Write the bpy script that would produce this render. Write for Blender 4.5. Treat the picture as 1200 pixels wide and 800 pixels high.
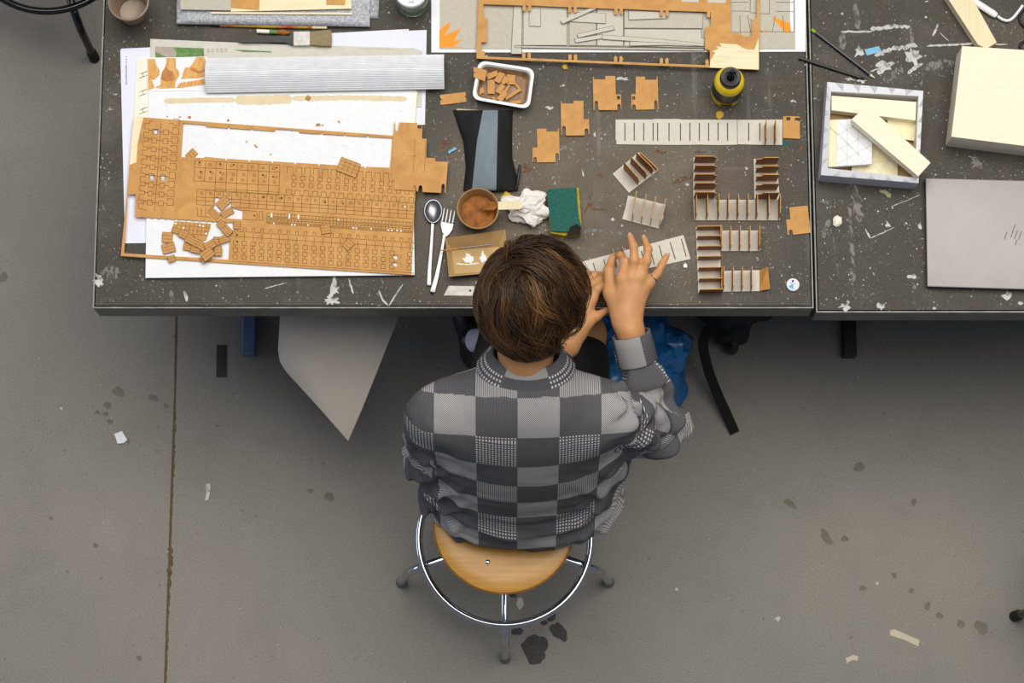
import bpy, bmesh, math, random
import numpy as np
from mathutils import Vector, Matrix
from mathutils.geometry import tessellate_polygon
random.seed(7)
rng = np.random.default_rng(7)
for o in list(bpy.data.objects): bpy.data.objects.remove(o)
scene = bpy.context.scene
C = scene.collection

# ------------------------------------------------------------------ camera
FPX, TH, H = 2800.0, math.atan(.2), 5.955
cam_d = bpy.data.cameras.new('camera'); cam = bpy.data.objects.new('camera', cam_d); C.objects.link(cam)
cam_d.sensor_width = 36.0; cam_d.lens = FPX / 1200 * 36.0; cam_d.clip_end = 60
cam.location = (0, 0, H); cam.rotation_euler = (TH, 0, 0)
scene.camera = cam

# ------------------------------------------------------------------ world, lights, exposure
w = bpy.data.worlds.new('hall_light'); scene.world = w; w.use_nodes = True
bg = w.node_tree.nodes['Background']; bg.inputs[0].default_value = (.74, .88, 1.14, 1); bg.inputs[1].default_value = .17
def area(name, loc, target, sx, sy, power, col):
    d = bpy.data.lights.new(name, 'AREA'); d.shape = 'RECTANGLE'; d.size = sx; d.size_y = sy; d.energy = power; d.color = col
    o = bpy.data.objects.new(name, d); C.objects.link(o); o.location = loc
    o.rotation_euler = (Vector(target) - Vector(loc)).to_track_quat('-Z', 'Y').to_euler(); return o
area('assumed_skylight', (.8, 3.2, 9.2), (.4, 2.2, 0), 9.0, 6.6, 860, (1.0, .955, .87))  # broad overhead source, unseen and assumed from the soft shadows
area('assumed_left_fill', (-7.5, 1.6, 2.4), (0, 1.2, .3), 3.0, 2.2, 60, (.66, .80, 1.0))  # added bluish fill lamp; its source on the left is unseen and assumed
vs = scene.view_settings
vs.view_transform = 'Standard'; vs.look = 'None'; vs.gamma = 1; vs.use_curve_mapping = False; vs.exposure = 0.10

# ------------------------------------------------------------------ helpers
ST, CT = math.sin(TH), math.cos(TH)
def W(u, v, z=0.0):
    x = (u - 600) / FPX; y = (400 - v) / FPX
    t = (H - z) / (CT - y * ST)
    return Vector((x * t, (y * CT + ST) * t, z))
def PX(pts, z): return [W(u, v, z) for u, v in pts]
def ZP(pts, x0, y0, s): return [(x / s + x0, y / s + y0) for x, y in pts]
TZ = .760                                     # table top height

def lin(c):
    return tuple(((v / 255) / 12.92 if v / 255 <= .04045 else ((v / 255 + .055) / 1.055) ** 2.4) for v in c)
WL = {}
def tag(o, label=None, cat=None, group=None, kind=None):
    if label: o['label'] = label
    if cat: o['category'] = cat
    if group: o['group'] = group
    if kind: o['kind'] = kind
    return o
def thing(name, loc, label, cat, group=None):
    o = bpy.data.objects.new(name, None); C.objects.link(o); o.empty_display_size = .05
    o.location = loc; WL[o] = Vector(loc); return tag(o, label, cat, group)
def put(name, me, mat, parent=None, origin=None):
    """link a mesh given in world coordinates, origin moved to its base centre"""
    n = len(me.vertices); co = np.empty(n * 3, np.float32); me.vertices.foreach_get('co', co); co = co.reshape(-1, 3)
    lo, hi = co.min(0), co.max(0)
    c = Vector(((lo[0] + hi[0]) / 2, (lo[1] + hi[1]) / 2, lo[2])) if origin is None else Vector(origin)
    me.vertices.foreach_set('co', (co - np.array(c, np.float32)).ravel()); me.update()
    o = bpy.data.objects.new(name, me); C.objects.link(o); WL[o] = c
    if mat is not None and not me.materials: me.materials.append(mat)
    if parent is not None: o.parent = parent; o.location = c - WL[parent]
    else: o.location = c
    return o
def share(name, src, loc, rotz, parent, rot=None):
    """a copy sharing mesh data, placed at a world position"""
    o = bpy.data.objects.new(name, src); C.objects.link(o); WL[o] = Vector(loc)
    if parent is not None: o.parent = parent; o.location = Vector(loc) - WL[parent]
    else: o.location = loc
    o.rotation_euler = rot if rot else (0, 0, rotz); return o
def fin(bm, smooth=False, ang=None):
    bmesh.ops.recalc_face_normals(bm, faces=bm.faces)
    me = bpy.data.meshes.new('mesh'); bm.to_mesh(me); bm.free()
    if smooth:
        me.polygons.foreach_set('use_smooth', [True] * len(me.polygons))
        if ang: me.set_sharp_from_angle(angle=math.radians(ang))
    return me
def area2(p): return sum(p[i][0] * p[(i + 1) % len(p)][1] - p[(i + 1) % len(p)][0] * p[i][1] for i in range(len(p)))
def prism_bm(bm, outer, z0, z1, holes=()):
    loops = [[Vector((p[0], p[1], 0)) for p in l] for l in [outer, *holes]]
    tris = tessellate_polygon(loops); flat = [p for l in loops for p in l]
    fz = (lambda p, z: z(p[0], p[1])) 
    a = z0 if callable(z0) else (lambda x, y: z0); b = z1 if callable(z1) else (lambda x, y: z1)
    lo = [bm.verts.new((p.x, p.y, a(p.x, p.y))) for p in flat]; hi = [bm.verts.new((p.x, p.y, b(p.x, p.y))) for p in flat]
    for t in tris:
        try:
            bm.faces.new([hi[i] for i in t]); bm.faces.new([lo[i] for i in reversed(t)])
        except ValueError: pass
    k = 0
    for l in loops:
        n = len(l)
        for i in range(n):
            j = (i + 1) % n
            try: bm.faces.new((lo[k + i], lo[k + j], hi[k + j], hi[k + i]))
            except ValueError: pass
        k += n
def prism(name, pts, z0, th, mat, parent=None, holes=()):
    """pts and holes are photograph points traced on the plane of the piece's upper face"""
    bm = bmesh.new(); zt = z0 + th
    prism_bm(bm, PX(pts, zt), z0, zt, [PX(h, zt) for h in holes])
    return put(name, fin(bm), mat, parent)
def box_bm(bm, c, s, rz=0., bev=0., seg=2):
    m = Matrix.Translation(c) @ Matrix.Rotation(rz, 4, 'Z') @ Matrix.Diagonal((*s, 1))
    r = bmesh.ops.create_cube(bm, size=1, matrix=m)
    if bev:
        ed = list({e for v in r['verts'] for e in v.link_edges})
        bmesh.ops.bevel(bm, geom=ed, offset=bev, segments=seg, affect='EDGES', profile=.5)
def box(name, c, s, mat, parent=None, rz=0., bev=0., seg=2):
    bm = bmesh.new(); box_bm(bm, c, s, rz, bev, seg); return put(name, fin(bm), mat, parent)
def tube_bm(bm, pts, r, n=10, cap=True, flat=1.0):
    pts = [Vector(p) for p in pts]; m = len(pts); rr = r if isinstance(r, (list, tuple)) else [r] * m
    rings = []; up = None
    for i in range(m):
        t = (pts[min(i + 1, m - 1)] - pts[max(i - 1, 0)]).normalized()
        if up is None: up = Vector((0, 0, 1)) if abs(t.z) < .9 else Vector((1, 0, 0))
        a = t.cross(up)
        if a.length < 1e-5: a = t.cross(Vector((0, 1, 0)))
        a.normalize(); b = a.cross(t).normalized(); up = b
        rings.append([bm.verts.new(pts[i] + a * (math.cos(2 * math.pi * k / n) * rr[i]) + b * (math.sin(2 * math.pi * k / n) * rr[i] * flat)) for k in range(n)])
    for i in range(m - 1):
        for k in range(n): bm.faces.new((rings[i][k], rings[i][(k + 1) % n], rings[i + 1][(k + 1) % n], rings[i + 1][k]))
    if cap: bm.faces.new(rings[0][::-1]); bm.faces.new(rings[-1])
def tube(name, pts, r, mat, parent=None, n=10, flat=1.0):
    bm = bmesh.new(); tube_bm(bm, pts, r, n, True, flat); return put(name, fin(bm, True, 50), mat, parent)
def lathe_bm(bm, c, prof, n=40, rim=None):
    rings = []
    for r, z in prof:
        if r < 1e-6: rings.append([bm.verts.new((c[0], c[1], c[2] + z))])
        else: rings.append([bm.verts.new((c[0] + math.cos(2 * math.pi * k / n) * r, c[1] + math.sin(2 * math.pi * k / n) * r, c[2] + z)) for k in range(n)])
    for a, b in zip(rings, rings[1:]):
        for k in range(n):
            j = (k + 1) % n
            if len(a) == 1 and len(b) == 1: continue
            if len(a) == 1: bm.faces.new((a[0], b[j], b[k]))
            elif len(b) == 1: bm.faces.new((a[k], a[j], b[0]))
            else: bm.faces.new((a[k], a[j], b[j], b[k]))
def lathe(name, c, prof, mat, parent=None, n=40, ang=40):
    bm = bmesh.new(); lathe_bm(bm, c, prof, n); return put(name, fin(bm, True, ang), mat, parent)
def smooth_path(pts, k=6):
    pts = [Vector(p) for p in pts]; out = []
    for i in range(len(pts) - 1):
        p0, p1, p2, p3 = pts[max(i - 1, 0)], pts[i], pts[i + 1], pts[min(i + 2, len(pts) - 1)]
        for j in range(k):
            t = j / k
            out.append(.5 * ((2 * p1) + (p2 - p0) * t + (2 * p0 - 5 * p1 + 4 * p2 - p3) * t * t + (3 * p1 - p0 - 3 * p2 + p3) * t ** 3))
    out.append(pts[-1]); return out
def blob_px(u, v, ru, rv, n=14, jag=.25, rot=0.):
    ph = random.random() * 6; out = []
    for k in range(n):
        a = 2 * math.pi * k / n; q = 1 + jag * (random.random() - .5) * 2 + .12 * math.sin(3 * a + ph)
        x, y = math.cos(a) * ru * q, math.sin(a) * rv * q
        out.append((u + x * math.cos(rot) - y * math.sin(rot), v + x * math.sin(rot) + y * math.cos(rot)))
    return out
def drop_px(u, v, ru, rv, rot=0., n=30, amp=.16):
    ph = [random.random() * 6.28 for _ in range(4)]; out = []
    for k in range(n):
        a = 2 * math.pi * k / n; q = 1 + amp * (math.sin(2 * a + ph[0]) * .6 + math.sin(3 * a + ph[1]) * .6 + math.sin(5 * a + ph[2]) * .4 + .25 * math.sin(9 * a + ph[3])); x, y = math.cos(a) * ru * q, math.sin(a) * rv * q
        out.append((u + x * math.cos(rot) - y * math.sin(rot), v + x * math.sin(rot) + y * math.cos(rot)))
    return out
def stroke_px(pts, wd, jag=.35):
    """ragged brush stroke outline along photograph points"""
    L, R = [], []; P = []
    for a, b in zip(pts, pts[1:]):
        m = max(2, int(math.hypot(b[0] - a[0], b[1] - a[1]) / 3))
        P += [(a[0] + (b[0] - a[0]) * i / m, a[1] + (b[1] - a[1]) * i / m) for i in range(m)]
    P.append(pts[-1])
    for i, p in enumerate(P):
        q = P[min(i + 1, len(P) - 1)]; o = P[max(i - 1, 0)]
        dx, dy = q[0] - o[0], q[1] - o[1]; l = math.hypot(dx, dy) or 1
        nx, ny = -dy / l, dx / l; e = .35 if i in (0, len(P) - 1) else 1
        L.append((p[0] + nx * wd * .5 * e * (1 + jag * random.uniform(-1, 1)), p[1] + ny * wd * .5 * e * (1 + jag * random.uniform(-1, 1))))
        R.append((p[0] - nx * wd * .5 * e * (1 + jag * random.uniform(-1, 1)), p[1] - ny * wd * .5 * e * (1 + jag * random.uniform(-1, 1))))
    return L + R[::-1]
def decals(name, polys, z, mat, parent, th=.0003):
    bm = bmesh.new()
    for p in polys: prism_bm(bm, PX(p, z + th), z, z + th)
    return put(name, fin(bm), mat, parent)
def film(name, polys, z, mat, parent):
    """paint film: flat polygons lying on a surface"""
    bm = bmesh.new()
    for p in polys:
        P = [Vector((q.x, q.y, 0)) for q in PX(p, z)]; v = [bm.verts.new((q.x, q.y, z)) for q in P]
        for t in tessellate_polygon([P]):
            try: bm.faces.new([v[i] for i in t])
            except ValueError: pass
    for f in bm.faces:
        f.normal_update()
        if f.normal.z < 0: f.normal_flip()
    me = bpy.data.meshes.new('mesh'); bm.to_mesh(me); bm.free()
    return put(name, me, mat, parent)
def lines_bm(bm, segs, z, wd, th=.0002):
    """thin charred cut lines; segs are photograph segments on plane z"""
    for (a, b) in segs:
        A, B = W(*a, z), W(*b, z); d = (B - A)
        if d.length < 1e-6: continue
        d.normalize(); n = Vector((-d.y, d.x, 0)) * wd / 2; t = Vector((0, 0, th))
        v = [bm.verts.new(p) for p in (A - n, B - n, B + n, A + n, A - n + t, B - n + t, B + n + t, A + n + t)]
        bm.faces.new(v[4:8]); 
        for i in range(4): bm.faces.new((v[i], v[(i + 1) % 4], v[(i + 1) % 4 + 4], v[i + 4]))
def text_obj(name, s, c, size, rz, mat, parent, ext=.0002, rot=None, alignx='CENTER'):
    cu = bpy.data.curves.new('t', 'FONT'); cu.body = s; cu.size = size; cu.extrude = ext; cu.align_x = alignx; cu.align_y = 'CENTER'
    t = bpy.data.objects.new('t', cu); C.objects.link(t)
    dg = bpy.context.evaluated_depsgraph_get(); me = bpy.data.meshes.new_from_object(t.evaluated_get(dg))
    bpy.data.objects.remove(t)
    M = Matrix.Translation(c) @ (rot if rot else Matrix.Rotation(rz, 4, 'Z')); me.transform(M)
    me.materials.clear()
    return put(name, me, mat, parent)

# ------------------------------------------------------------------ materials
class NT:
    def __init__(s, name):
        s.m = bpy.data.materials.new(name); s.m.use_nodes = True; s.t = s.m.node_tree; s.b = s.t.nodes['Principled BSDF']
    def n(s, typ, _out=0, **kw):
        nd = s.t.nodes.new(typ)
        for k, v in kw.items():
            if k.startswith('i_'):
                key = k[2:]; key = int(key) if key.isdigit() else key.replace('_', ' ')
                if isinstance(v, bpy.types.NodeSocket): s.t.links.new(v, nd.inputs[key])
                else: nd.inputs[key].default_value = v
            else: setattr(nd, k, v)
        return nd
    def link(s, a, b): s.t.links.new(a, b)
    def noise(s, scale, detail=4, rough=.55, vec=None, dist=0.):
        nd = s.n('ShaderNodeTexNoise', i_Scale=scale, i_Detail=detail, i_Roughness=rough, i_Distortion=dist)
        s.link(vec if vec is not None else s.coord(), nd.inputs['Vector']); return nd.outputs['Fac']
    def coord(s, scale=None):
        if not hasattr(s, 'tc'): s.tc = s.n('ShaderNodeTexCoord')
        if scale is None: return s.tc.outputs['Object']
        mp = s.n('ShaderNodeMapping'); mp.inputs['Scale'].default_value = scale; s.link(s.tc.outputs['Object'], mp.inputs['Vector']); return mp.outputs[0]
    def ramp(s, f, stops):
        r = s.n('ShaderNodeValToRGB'); e = r.color_ramp.elements
        while len(e) < len(stops): e.new(.5)
        for x, (p, c) in zip(e, stops): x.position = p; x.color = (*c, 1) if len(c) == 3 else c
        s.link(f, r.inputs[0]); return r.outputs[0]
    def step(s, f, a, b):
        m = s.n('ShaderNodeMapRange', i_From_Min=a, i_From_Max=b); m.clamp = True; s.link(f, m.inputs[0]); return m.outputs[0]
    def mix(s, f, a, b):
        m = s.n('ShaderNodeMix', data_type='RGBA')
        for sk, v in ((m.inputs[0], f), (m.inputs[6], a), (m.inputs[7], b)):
            if isinstance(v, bpy.types.NodeSocket): s.link(v, sk)
            else: sk.default_value = (*v, 1) if isinstance(v, tuple) and len(v) == 3 else v
        return m.outputs[2]
    def math(s, op, a, b=0.):
        m = s.n('ShaderNodeMath', operation=op)
        for i, v in enumerate((a, b)):
            if isinstance(v, bpy.types.NodeSocket): s.link(v, m.inputs[i])
            else: m.inputs[i].default_value = v
        return m.outputs[0]
    def bump(s, f, strength, dist=.002):
        b = s.n('ShaderNodeBump', i_Strength=strength, i_Distance=dist); s.link(f, b.inputs['Height']); s.link(b.outputs[0], s.b.inputs['Normal'])
    def base(s, c, rough=.6, metal=0., spec=.5):
        if isinstance(c, bpy.types.NodeSocket): s.link(c, s.b.inputs['Base Color'])
        else: s.b.inputs['Base Color'].default_value = (*c, 1)
        s.b.inputs['Roughness'].default_value = rough; s.b.inputs['Metallic'].default_value = metal
        s.b.inputs['Specular IOR Level'].default_value = spec; return s.m
def mat(name, c, rough=.6, metal=0., var=.1, scale=25., bump=0., bscale=150., spec=.4, stretch=None, coat=0.):
    k = NT(name); col = lin(c); v = k.coord(stretch) if stretch else None
    f = k.noise(scale, 5, .6, v)
    k.base(k.ramp(f, [(.3, tuple(max(0, x * (1 - var)) for x in col)), (.7, tuple(min(1, x * (1 + var)) for x in col))]), rough, metal, spec)
    if bump: k.bump(k.noise(bscale, 3, .6, v), bump)
    if coat: k.b.inputs['Coat Weight'].default_value = coat; k.b.inputs['Coat Roughness'].default_value = .15
    return k.m
def m_table(name, worn=None):
    k = NT(name); a = k.noise(3.0, 5, .6); b = k.noise(14, 6, .65); c = k.noise(2.1, 3, .5, dist=.6)
    base = k.ramp(b, [(.28, lin((46, 40, 34))), (.55, lin((62, 56, 47))), (.8, lin((90, 82, 71)))])
    base = k.mix(k.step(a, .55, .75), base, lin((98, 90, 79)))                       # grey worn smears
    if worn:                                                                          # area rubbed paler by work
        mp = k.n('ShaderNodeMapping'); mp.inputs['Location'].default_value = (-worn[0] / worn[2], -worn[1] / worn[3], 0); mp.inputs['Scale'].default_value = (1 / worn[2], 1 / worn[3], 0); k.link(k.tc.outputs['Object'], mp.inputs['Vector'])
        gr_ = k.n('ShaderNodeTexGradient', gradient_type='SPHERICAL'); k.link(mp.outputs[0], gr_.inputs[0])
        base = k.mix(k.math('MULTIPLY', k.step(k.math('ADD', gr_.outputs['Fac'], k.math('MULTIPLY', b, .5)), .28, .75), .6), base, lin((114, 101, 83)))
    rust = k.math('MULTIPLY', k.step(c, .56, .72), k.step(k.noise(9, 5, .7), .5, .7))
    base = k.mix(k.math('MULTIPLY', rust, .55), base, lin((105, 66, 40)))
    scr = k.noise(34, 2, .5, k.coord((1., .05, 1)))                                    # faint streaks
    base = k.mix(k.math('MULTIPLY', k.step(scr, .68, .76), .22), base, lin((150, 146, 138)))
    scr2 = k.noise(30, 2, .5, k.coord((.06, 1., 1)))
    base = k.mix(k.math('MULTIPLY', k.step(scr2, .69, .77), .18), base, lin((140, 136, 128)))
    gr = k.noise(260, 3, .7); base = k.mix(k.math('MULTIPLY', k.step(gr, .5, .72), .45), base, lin((34, 30, 25)))
    base = k.mix(k.math('MULTIPLY', k.step(gr, .46, .28), .35), base, lin((128, 121, 110)))
    sp = k.noise(170, 2, .5); base = k.mix(k.math('MULTIPLY', k.step(sp, .66, .74), k.step(k.noise(11, 3, .6), .42, .6)), base, lin((190, 186, 178)))
    s3 = k.noise(26, 3, .6, k.coord((1., .09, 1)), .5); base = k.mix(k.math('MULTIPLY', k.step(s3, .64, .72), k.math('MULTIPLY', k.step(k.noise(5, 3, .6), .5, .62), .35)), base, lin((165, 160, 150)))
    k.base(base, .55, 0, .35); r = k.ramp(b, [(.3, (.42,) * 3), (.7, (.66,) * 3)]); k.link(r, k.b.inputs['Roughness'])
    k.bump(b, .08, .001); return k.m
def m_floor():
    k = NT('polished_concrete'); a = k.noise(1.1, 5, .6); b = k.noise(7, 6, .65); g = k.noise(300, 3, .7); d = k.noise(2.4, 4, .6, dist=.8)
    base = k.ramp(a, [(.3, lin((120, 117, 111))), (.55, lin((132, 126, 118))), (.75, lin((140, 133, 124)))])
    base = k.mix(k.math('MULTIPLY', k.step(b, .5, .8), .35), base, lin((100, 95, 86)))
    base = k.mix(k.math('MULTIPLY', k.step(d, .60, .75), .25), base, lin((158, 154, 146)))
    base = k.mix(k.math('MULTIPLY', k.step(g, .48, .70), .42), base, lin((80, 77, 71)))
    base = k.mix(k.math('MULTIPLY', k.step(g, .50, .30), .38), base, lin((172, 166, 155)))
    sp = k.noise(60, 2, .5); base = k.mix(k.math('MULTIPLY', k.step(sp, .71, .76), .5), base, lin((84, 70, 52)))
    k.base(base, .5, 0, .3); k.bump(g, .05, .001); return k.m
def m_wood(name, c1, c2, rough=.5, sc=(3., 60., 60.), bump=.03, fine=0):
    k = NT(name); v = k.coord(sc); f = k.noise(2.2, 5, .6, v, .8); b = k.noise(9, 4, .6)
    col = k.ramp(f, [(.3, lin(c1)), (.68, lin(c2))]); col = k.mix(k.math('MULTIPLY', b, .25), col, lin(c1))
    k.base(col, rough, 0, .35); k.bump(f, bump, .001); return k.m
M = {}
M['table'] = m_table('scuffed_dark_steel_top'); M['tableworn'] = m_table('scuffed_steel_top_with_pale_worn_area', (.30, -.19, .52, .36)); M['floor'] = m_floor()
M['rim'] = mat('worn_steel_edge', (122, 121, 118), .42, .2, .35, 30)
M['apron'] = mat('grey_steel_apron', (104, 105, 100), .45, .2, .25, 14, .05)
M['groove'] = mat('black_gap', (14, 13, 12), .8)
M['leg'] = mat('blue_grey_painted_steel', (96, 112, 144), .3, .2, .15, 20)
M['darkleg'] = mat('dark_painted_steel', (40, 36, 36), .4, .2, .15, 20)
M['mdf'] = m_wood('honey_stained_plywood', (188, 131, 60), (215, 160, 84), .5, (12., 12., 12.))
M['mdf_edge'] = m_wood('dark_stained_plywood', (138, 84, 32), (168, 110, 50), .55, (20., 20., 20.))
M['char'] = mat('charred_laser_line', (96, 56, 22), .8)
M['bare'] = m_wood('bare_pale_wood', (238, 220, 176), (250, 236, 200), .55, (4., 60., 60.))
M['balsa'] = m_wood('balsa_wood', (228, 210, 168), (244, 230, 194), .55, (80., 4., 60.))
M['cream'] = m_wood('cream_wood_block', (246, 233, 203), (252, 242, 217), .5, (5., 70., 60.))
M['white'] = mat('white_paper', (240, 241, 245), .6, 0, .03)
M['lav'] = mat('cool_white_paper', (232, 234, 248), .6, 0, .03)
M['foam'] = mat('white_foam_board', (238, 240, 243), .55, 0, .04, 60)
M['news'] = mat('newsprint', (212, 208, 196), .8, 0, .06, 60)
M['ink'] = mat('grey_print_ink', (120, 118, 114), .8, 0, .3, 200)
M['green'] = mat('printed_green', (104, 138, 78), .7, 0, .4, 90)
M['pinkgrey'] = mat('printed_pinkish_grey', (180, 164, 152), .7, 0, .1, 60)
M['chip'] = mat('grey_chipboard', (196, 190, 174), .8, 0, .07, 160, .05)
M['chip2'] = mat('light_grey_chipboard', (206, 201, 187), .8, 0, .06, 160, .05)
M['pale'] = mat('pale_model_card', (214, 208, 194), .75, 0, .06, 120, .05)
M['chipline'] = mat('dark_cut_edge', (92, 86, 74), .8)
M['orange'] = mat('bright_orange_print', (252, 152, 24), .6, 0, .05)
M['stain'] = mat('thin_beige_stain', (226, 208, 172), .6, 0, .06, 30)
M['brownwash'] = m_wood('amber_wood_stain_wash', (205, 138, 60), (238, 188, 112), .5, (60., 18., 20.))
M['brownwash2'] = m_wood('dark_amber_wash', (176, 104, 34), (206, 140, 66), .5, (60., 18., 20.))
M['creamcard'] = mat('cream_card', (246, 240, 222), .6, 0, .03)
M['black'] = mat('black_plastic', (22, 22, 24), .4, 0, .2)
M['blackcloth'] = mat('black_nylon', (26, 25, 27), .85, 0, .25, 60, .1, 500)
M['greycloth'] = mat('blue_grey_nylon', (122, 136, 144), .75, 0, .08, 30, .1, 400)
M['rubber'] = mat('grey_rubber', (120, 118, 116), .7)
M['blackrubber'] = mat('black_rubber', (20, 19, 19), .65)
M['chrome'] = mat('chrome', (200, 201, 204), .10, 1., .03)
M['steel'] = mat('brushed_steel', (136, 136, 140), .30, 1., .08, 40)
M['blacksteel'] = mat('black_gloss_steel', (16, 16, 20), .15, .2, .1, spec=.8)
def m_smear(name, c, cover, sc=110., st=(1., .45, 1.)):
    k = NT(name); col = lin(c); f = k.noise(sc, 4, .7, k.coord(st)); g = k.noise(sc * .22, 3, .6)
    k.base(k.ramp(g, [(.3, tuple(x * .72 for x in col)), (.7, tuple(min(1, x * 1.12) for x in col))]), .7, 0, .3)
    k.link(k.step(k.math('ADD', f, k.math('MULTIPLY', g, .5)), 1.02 - cover, 1.12 - cover), k.b.inputs['Alpha']); return k.m
M['paint'] = m_smear('dry_white_paint_smear', (206, 204, 200), .43)
M['paintgrey'] = m_smear('thin_grey_paint_smear', (130, 126, 119), .34)
M['rustmark'] = m_smear('rusty_brown_smear', (118, 76, 46), .34)
M['blade'] = mat('dull_blade_steel', (206, 202, 196), .5, .1, .2, 60)
M['bluepaint'] = mat('blue_paint', (128, 186, 222), .6)
M['plastic_white'] = mat('white_plastic', (240, 240, 242), .35, 0, .04)
M['beigecup'] = mat('beige_plastic', (148, 128, 108), .4, 0, .05, coat=.2)
M['kraft'] = mat('brown_kraft_card', (176, 140, 92), .75, 0, .1, 40)
M['kraftdark'] = mat('kraft_card_inside', (196, 164, 112), .75, 0, .1, 30)
M['glaze'] = mat('wet_brown_stain', (146, 86, 16), .35, 0, .55, 45, .7, 110, spec=.15)
M['gluebrown'] = mat('dried_brown_glue', (150, 122, 92), .5, 0, .4, 60, .5, 200)
M['spongegreen'] = mat('green_scouring_pad', (40, 98, 88), .9, 0, .35, 300, .6, 500)
M['spongeyellow'] = mat('yellow_sponge', (178, 156, 44), .9, 0, .3, 120, .4, 400)
M['tissue'] = mat('crumpled_tissue', (238, 234, 226), .8, 0, .08, 40)
M['yellow'] = mat('yellow_plastic', (244, 208, 12), .35, 0, .05, coat=.3)
M['darklabel'] = mat('dark_label', (40, 38, 30), .4, 0, .3, 60)
M['laptop'] = mat('silver_laptop_lid', (164, 158, 155), .45, .15, .06, 9)
M['laptopdark'] = mat('laptop_dark_base', (26, 25, 26), .5)
M['card'] = mat('grey_card_sheet', (178, 168, 158), .75, 0, .05, 8)
M['bristle'] = mat('paint_brush_bristle', (150, 134, 100), .8, 0, .35, 60, .5, 60, stretch=(1., 25., 25.))
M['skin'] = mat('skin', (208, 150, 99), .5, 0, .12, 30, .06, 260)
M['lips'] = mat('lips', (180, 104, 88), .5)
M['short'] = mat('black_shorts_cloth', (30, 27, 28), .9, 0, .2, 40, .1, 400)
M['sock'] = mat('white_ribbed_sock', (214, 210, 224), .9, 0, .06, 60, .2, 300)
M['gluegrey'] = mat('dark_dried_gum', (62, 60, 58), .7, 0, .4, 120, .5, 150)
M['damp'] = mat('brown_floor_stain', (106, 98, 88), .6, 0, .14, 50)

M['jointfill'] = mat('brown_joint_filler', (98, 80, 56), .85, 0, .3, 40)
M['tapebeige'] = mat('beige_masking_tape', (196, 184, 162), .7, 0, .05)
M['corr'] = mat('silver_corrugated_foil', (232, 233, 236), .38, .12, .05, 40)
M['navy'] = mat('navy_print', (40, 52, 110), .5)
M['lightblue'] = mat('light_blue_print', (104, 168, 220), .5)
M['greenwood'] = mat('pale_green_end', (130, 180, 60), .5)
M['darkblue'] = mat('dark_indigo_pencil', (26, 22, 42), .35, coat=.3)
def m_translucent(name, c, rough, trans, bump=0., bs=100.):
    k = NT(name); k.base(lin(c), rough, 0, .5); k.b.inputs['Transmission Weight'].default_value = trans; k.b.inputs['IOR'].default_value = 1.2
    if bump: k.bump(k.noise(bs, 3, .6), bump, .004)
    return k.m
M['bubble'] = mat('bubble_wrap_film', (180, 182, 188), .14, 0, .4, 160, 1., 380, spec=1.)
M['glass'] = m_translucent('jar_glass', (200, 214, 190), .05, .85)
M['bluebag'] = mat('blue_plastic_bag', (22, 104, 164), .32, 0, .25, 12, .25, 30, coat=.25)

# ------------------------------------------------------------------ floor
jl = [W(207.5, 340), W(207, 372), W(205, 470), W(199, 640), W(193.5, 800)]
JX0 = lambda y: float(np.interp(y, [p.y for p in jl[::-1]], [p.x for p in jl[::-1]]))
ys = [-3.5] + sorted(p.y for p in jl) + [7.0]
def floor_slab(side):
    bm = bmesh.new(); e = .003
    edge = [(JX0(y) + side * e, y) for y in ys]; far = 6.5 * side
    pts = edge + [(far, 7.0), (far, -3.5)]
    prism_bm(bm, pts, -.12, 0.); return fin(bm)
fl = put('floor', floor_slab(1), M['floor'], origin=(0, 0, 0)); tag(fl, 'grey worn concrete floor with speckles and drips', 'floor', kind='structure')
put('floor_slab', floor_slab(-1), M['floor'], fl, origin=(0, 0, 0))
bm = bmesh.new(); prism_bm(bm, [(JX0(y) - .0032, y) for y in ys] + [(JX0(y) + .0032, y) for y in ys[::-1]], -.1, -.0012); put('joint_filler', fin(bm), M['jointfill'], fl)
# joint dirt lumps, brown crust along the joint
decals('joint_crust', [stroke_px([(206, 380), (205.5, 440)], 2.2, .7), stroke_px([(205, 480), (202.5, 560)], 3, .8), stroke_px([(199.5, 640), (198, 690)], 5, .7), stroke_px([(202, 560), (199.5, 640)], 2.4, .7), stroke_px([(198, 690), (194, 800)], 2.6, .7)], 0, M['jointfill'], fl)
gum = [(627, 760, 17, 15), (655, 740, 12, 8), (606, 739, 7, 5), (645, 722, 7, 5), (637, 729, 5, 3), (601, 697, 4, 3)]
for u, v, a, b in gum: decals('dark_gum_patch', [drop_px(u, v, a, b, random.random(), 40, .16)], 0, M['gluegrey'], fl, .0006)
damp = [(139, 459, 8, 5), (126, 475, 5, 4), (124, 485, 3, 3), (180, 466, 6, 4), (195, 476, 3.5, 3), (114, 483, 3, 2.6), (150, 517, 3, 2.5), (129, 494, 4, 2.5), (386, 582, 6, 5), (364, 575, 3, 3),
        (112, 639, 3, 3), (60, 607, 2.4, 2.4), (4, 325, 5, 6), (1007, 547, 6, 6), (1071, 588, 3, 4), (990, 631, 4, 4), (968, 629, 10, 5), (1011, 689, 4, 3.5), (1048, 674, 4, 2.5), (1068, 692, 3, 3), (1087, 710, 3.5, 5), (1101, 721, 4.5, 3.5), (1126, 731, 5.5, 4), (1150, 735, 9, 7), (926, 590, 8, 4), (163, 771, 3.5, 3)]
for u, v, a, b in damp: decals('drip_stain', [drop_px(u, v, a, b, random.random())], 0, M['damp'], fl, .0002)
sc = [[(0, 598), (60, 638), (97, 690), (98, 758)], [(90, 600), (150, 650), (180, 705), (182, 760)], [(0, 680), (40, 722), (66, 770), (70, 800)]]
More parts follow.
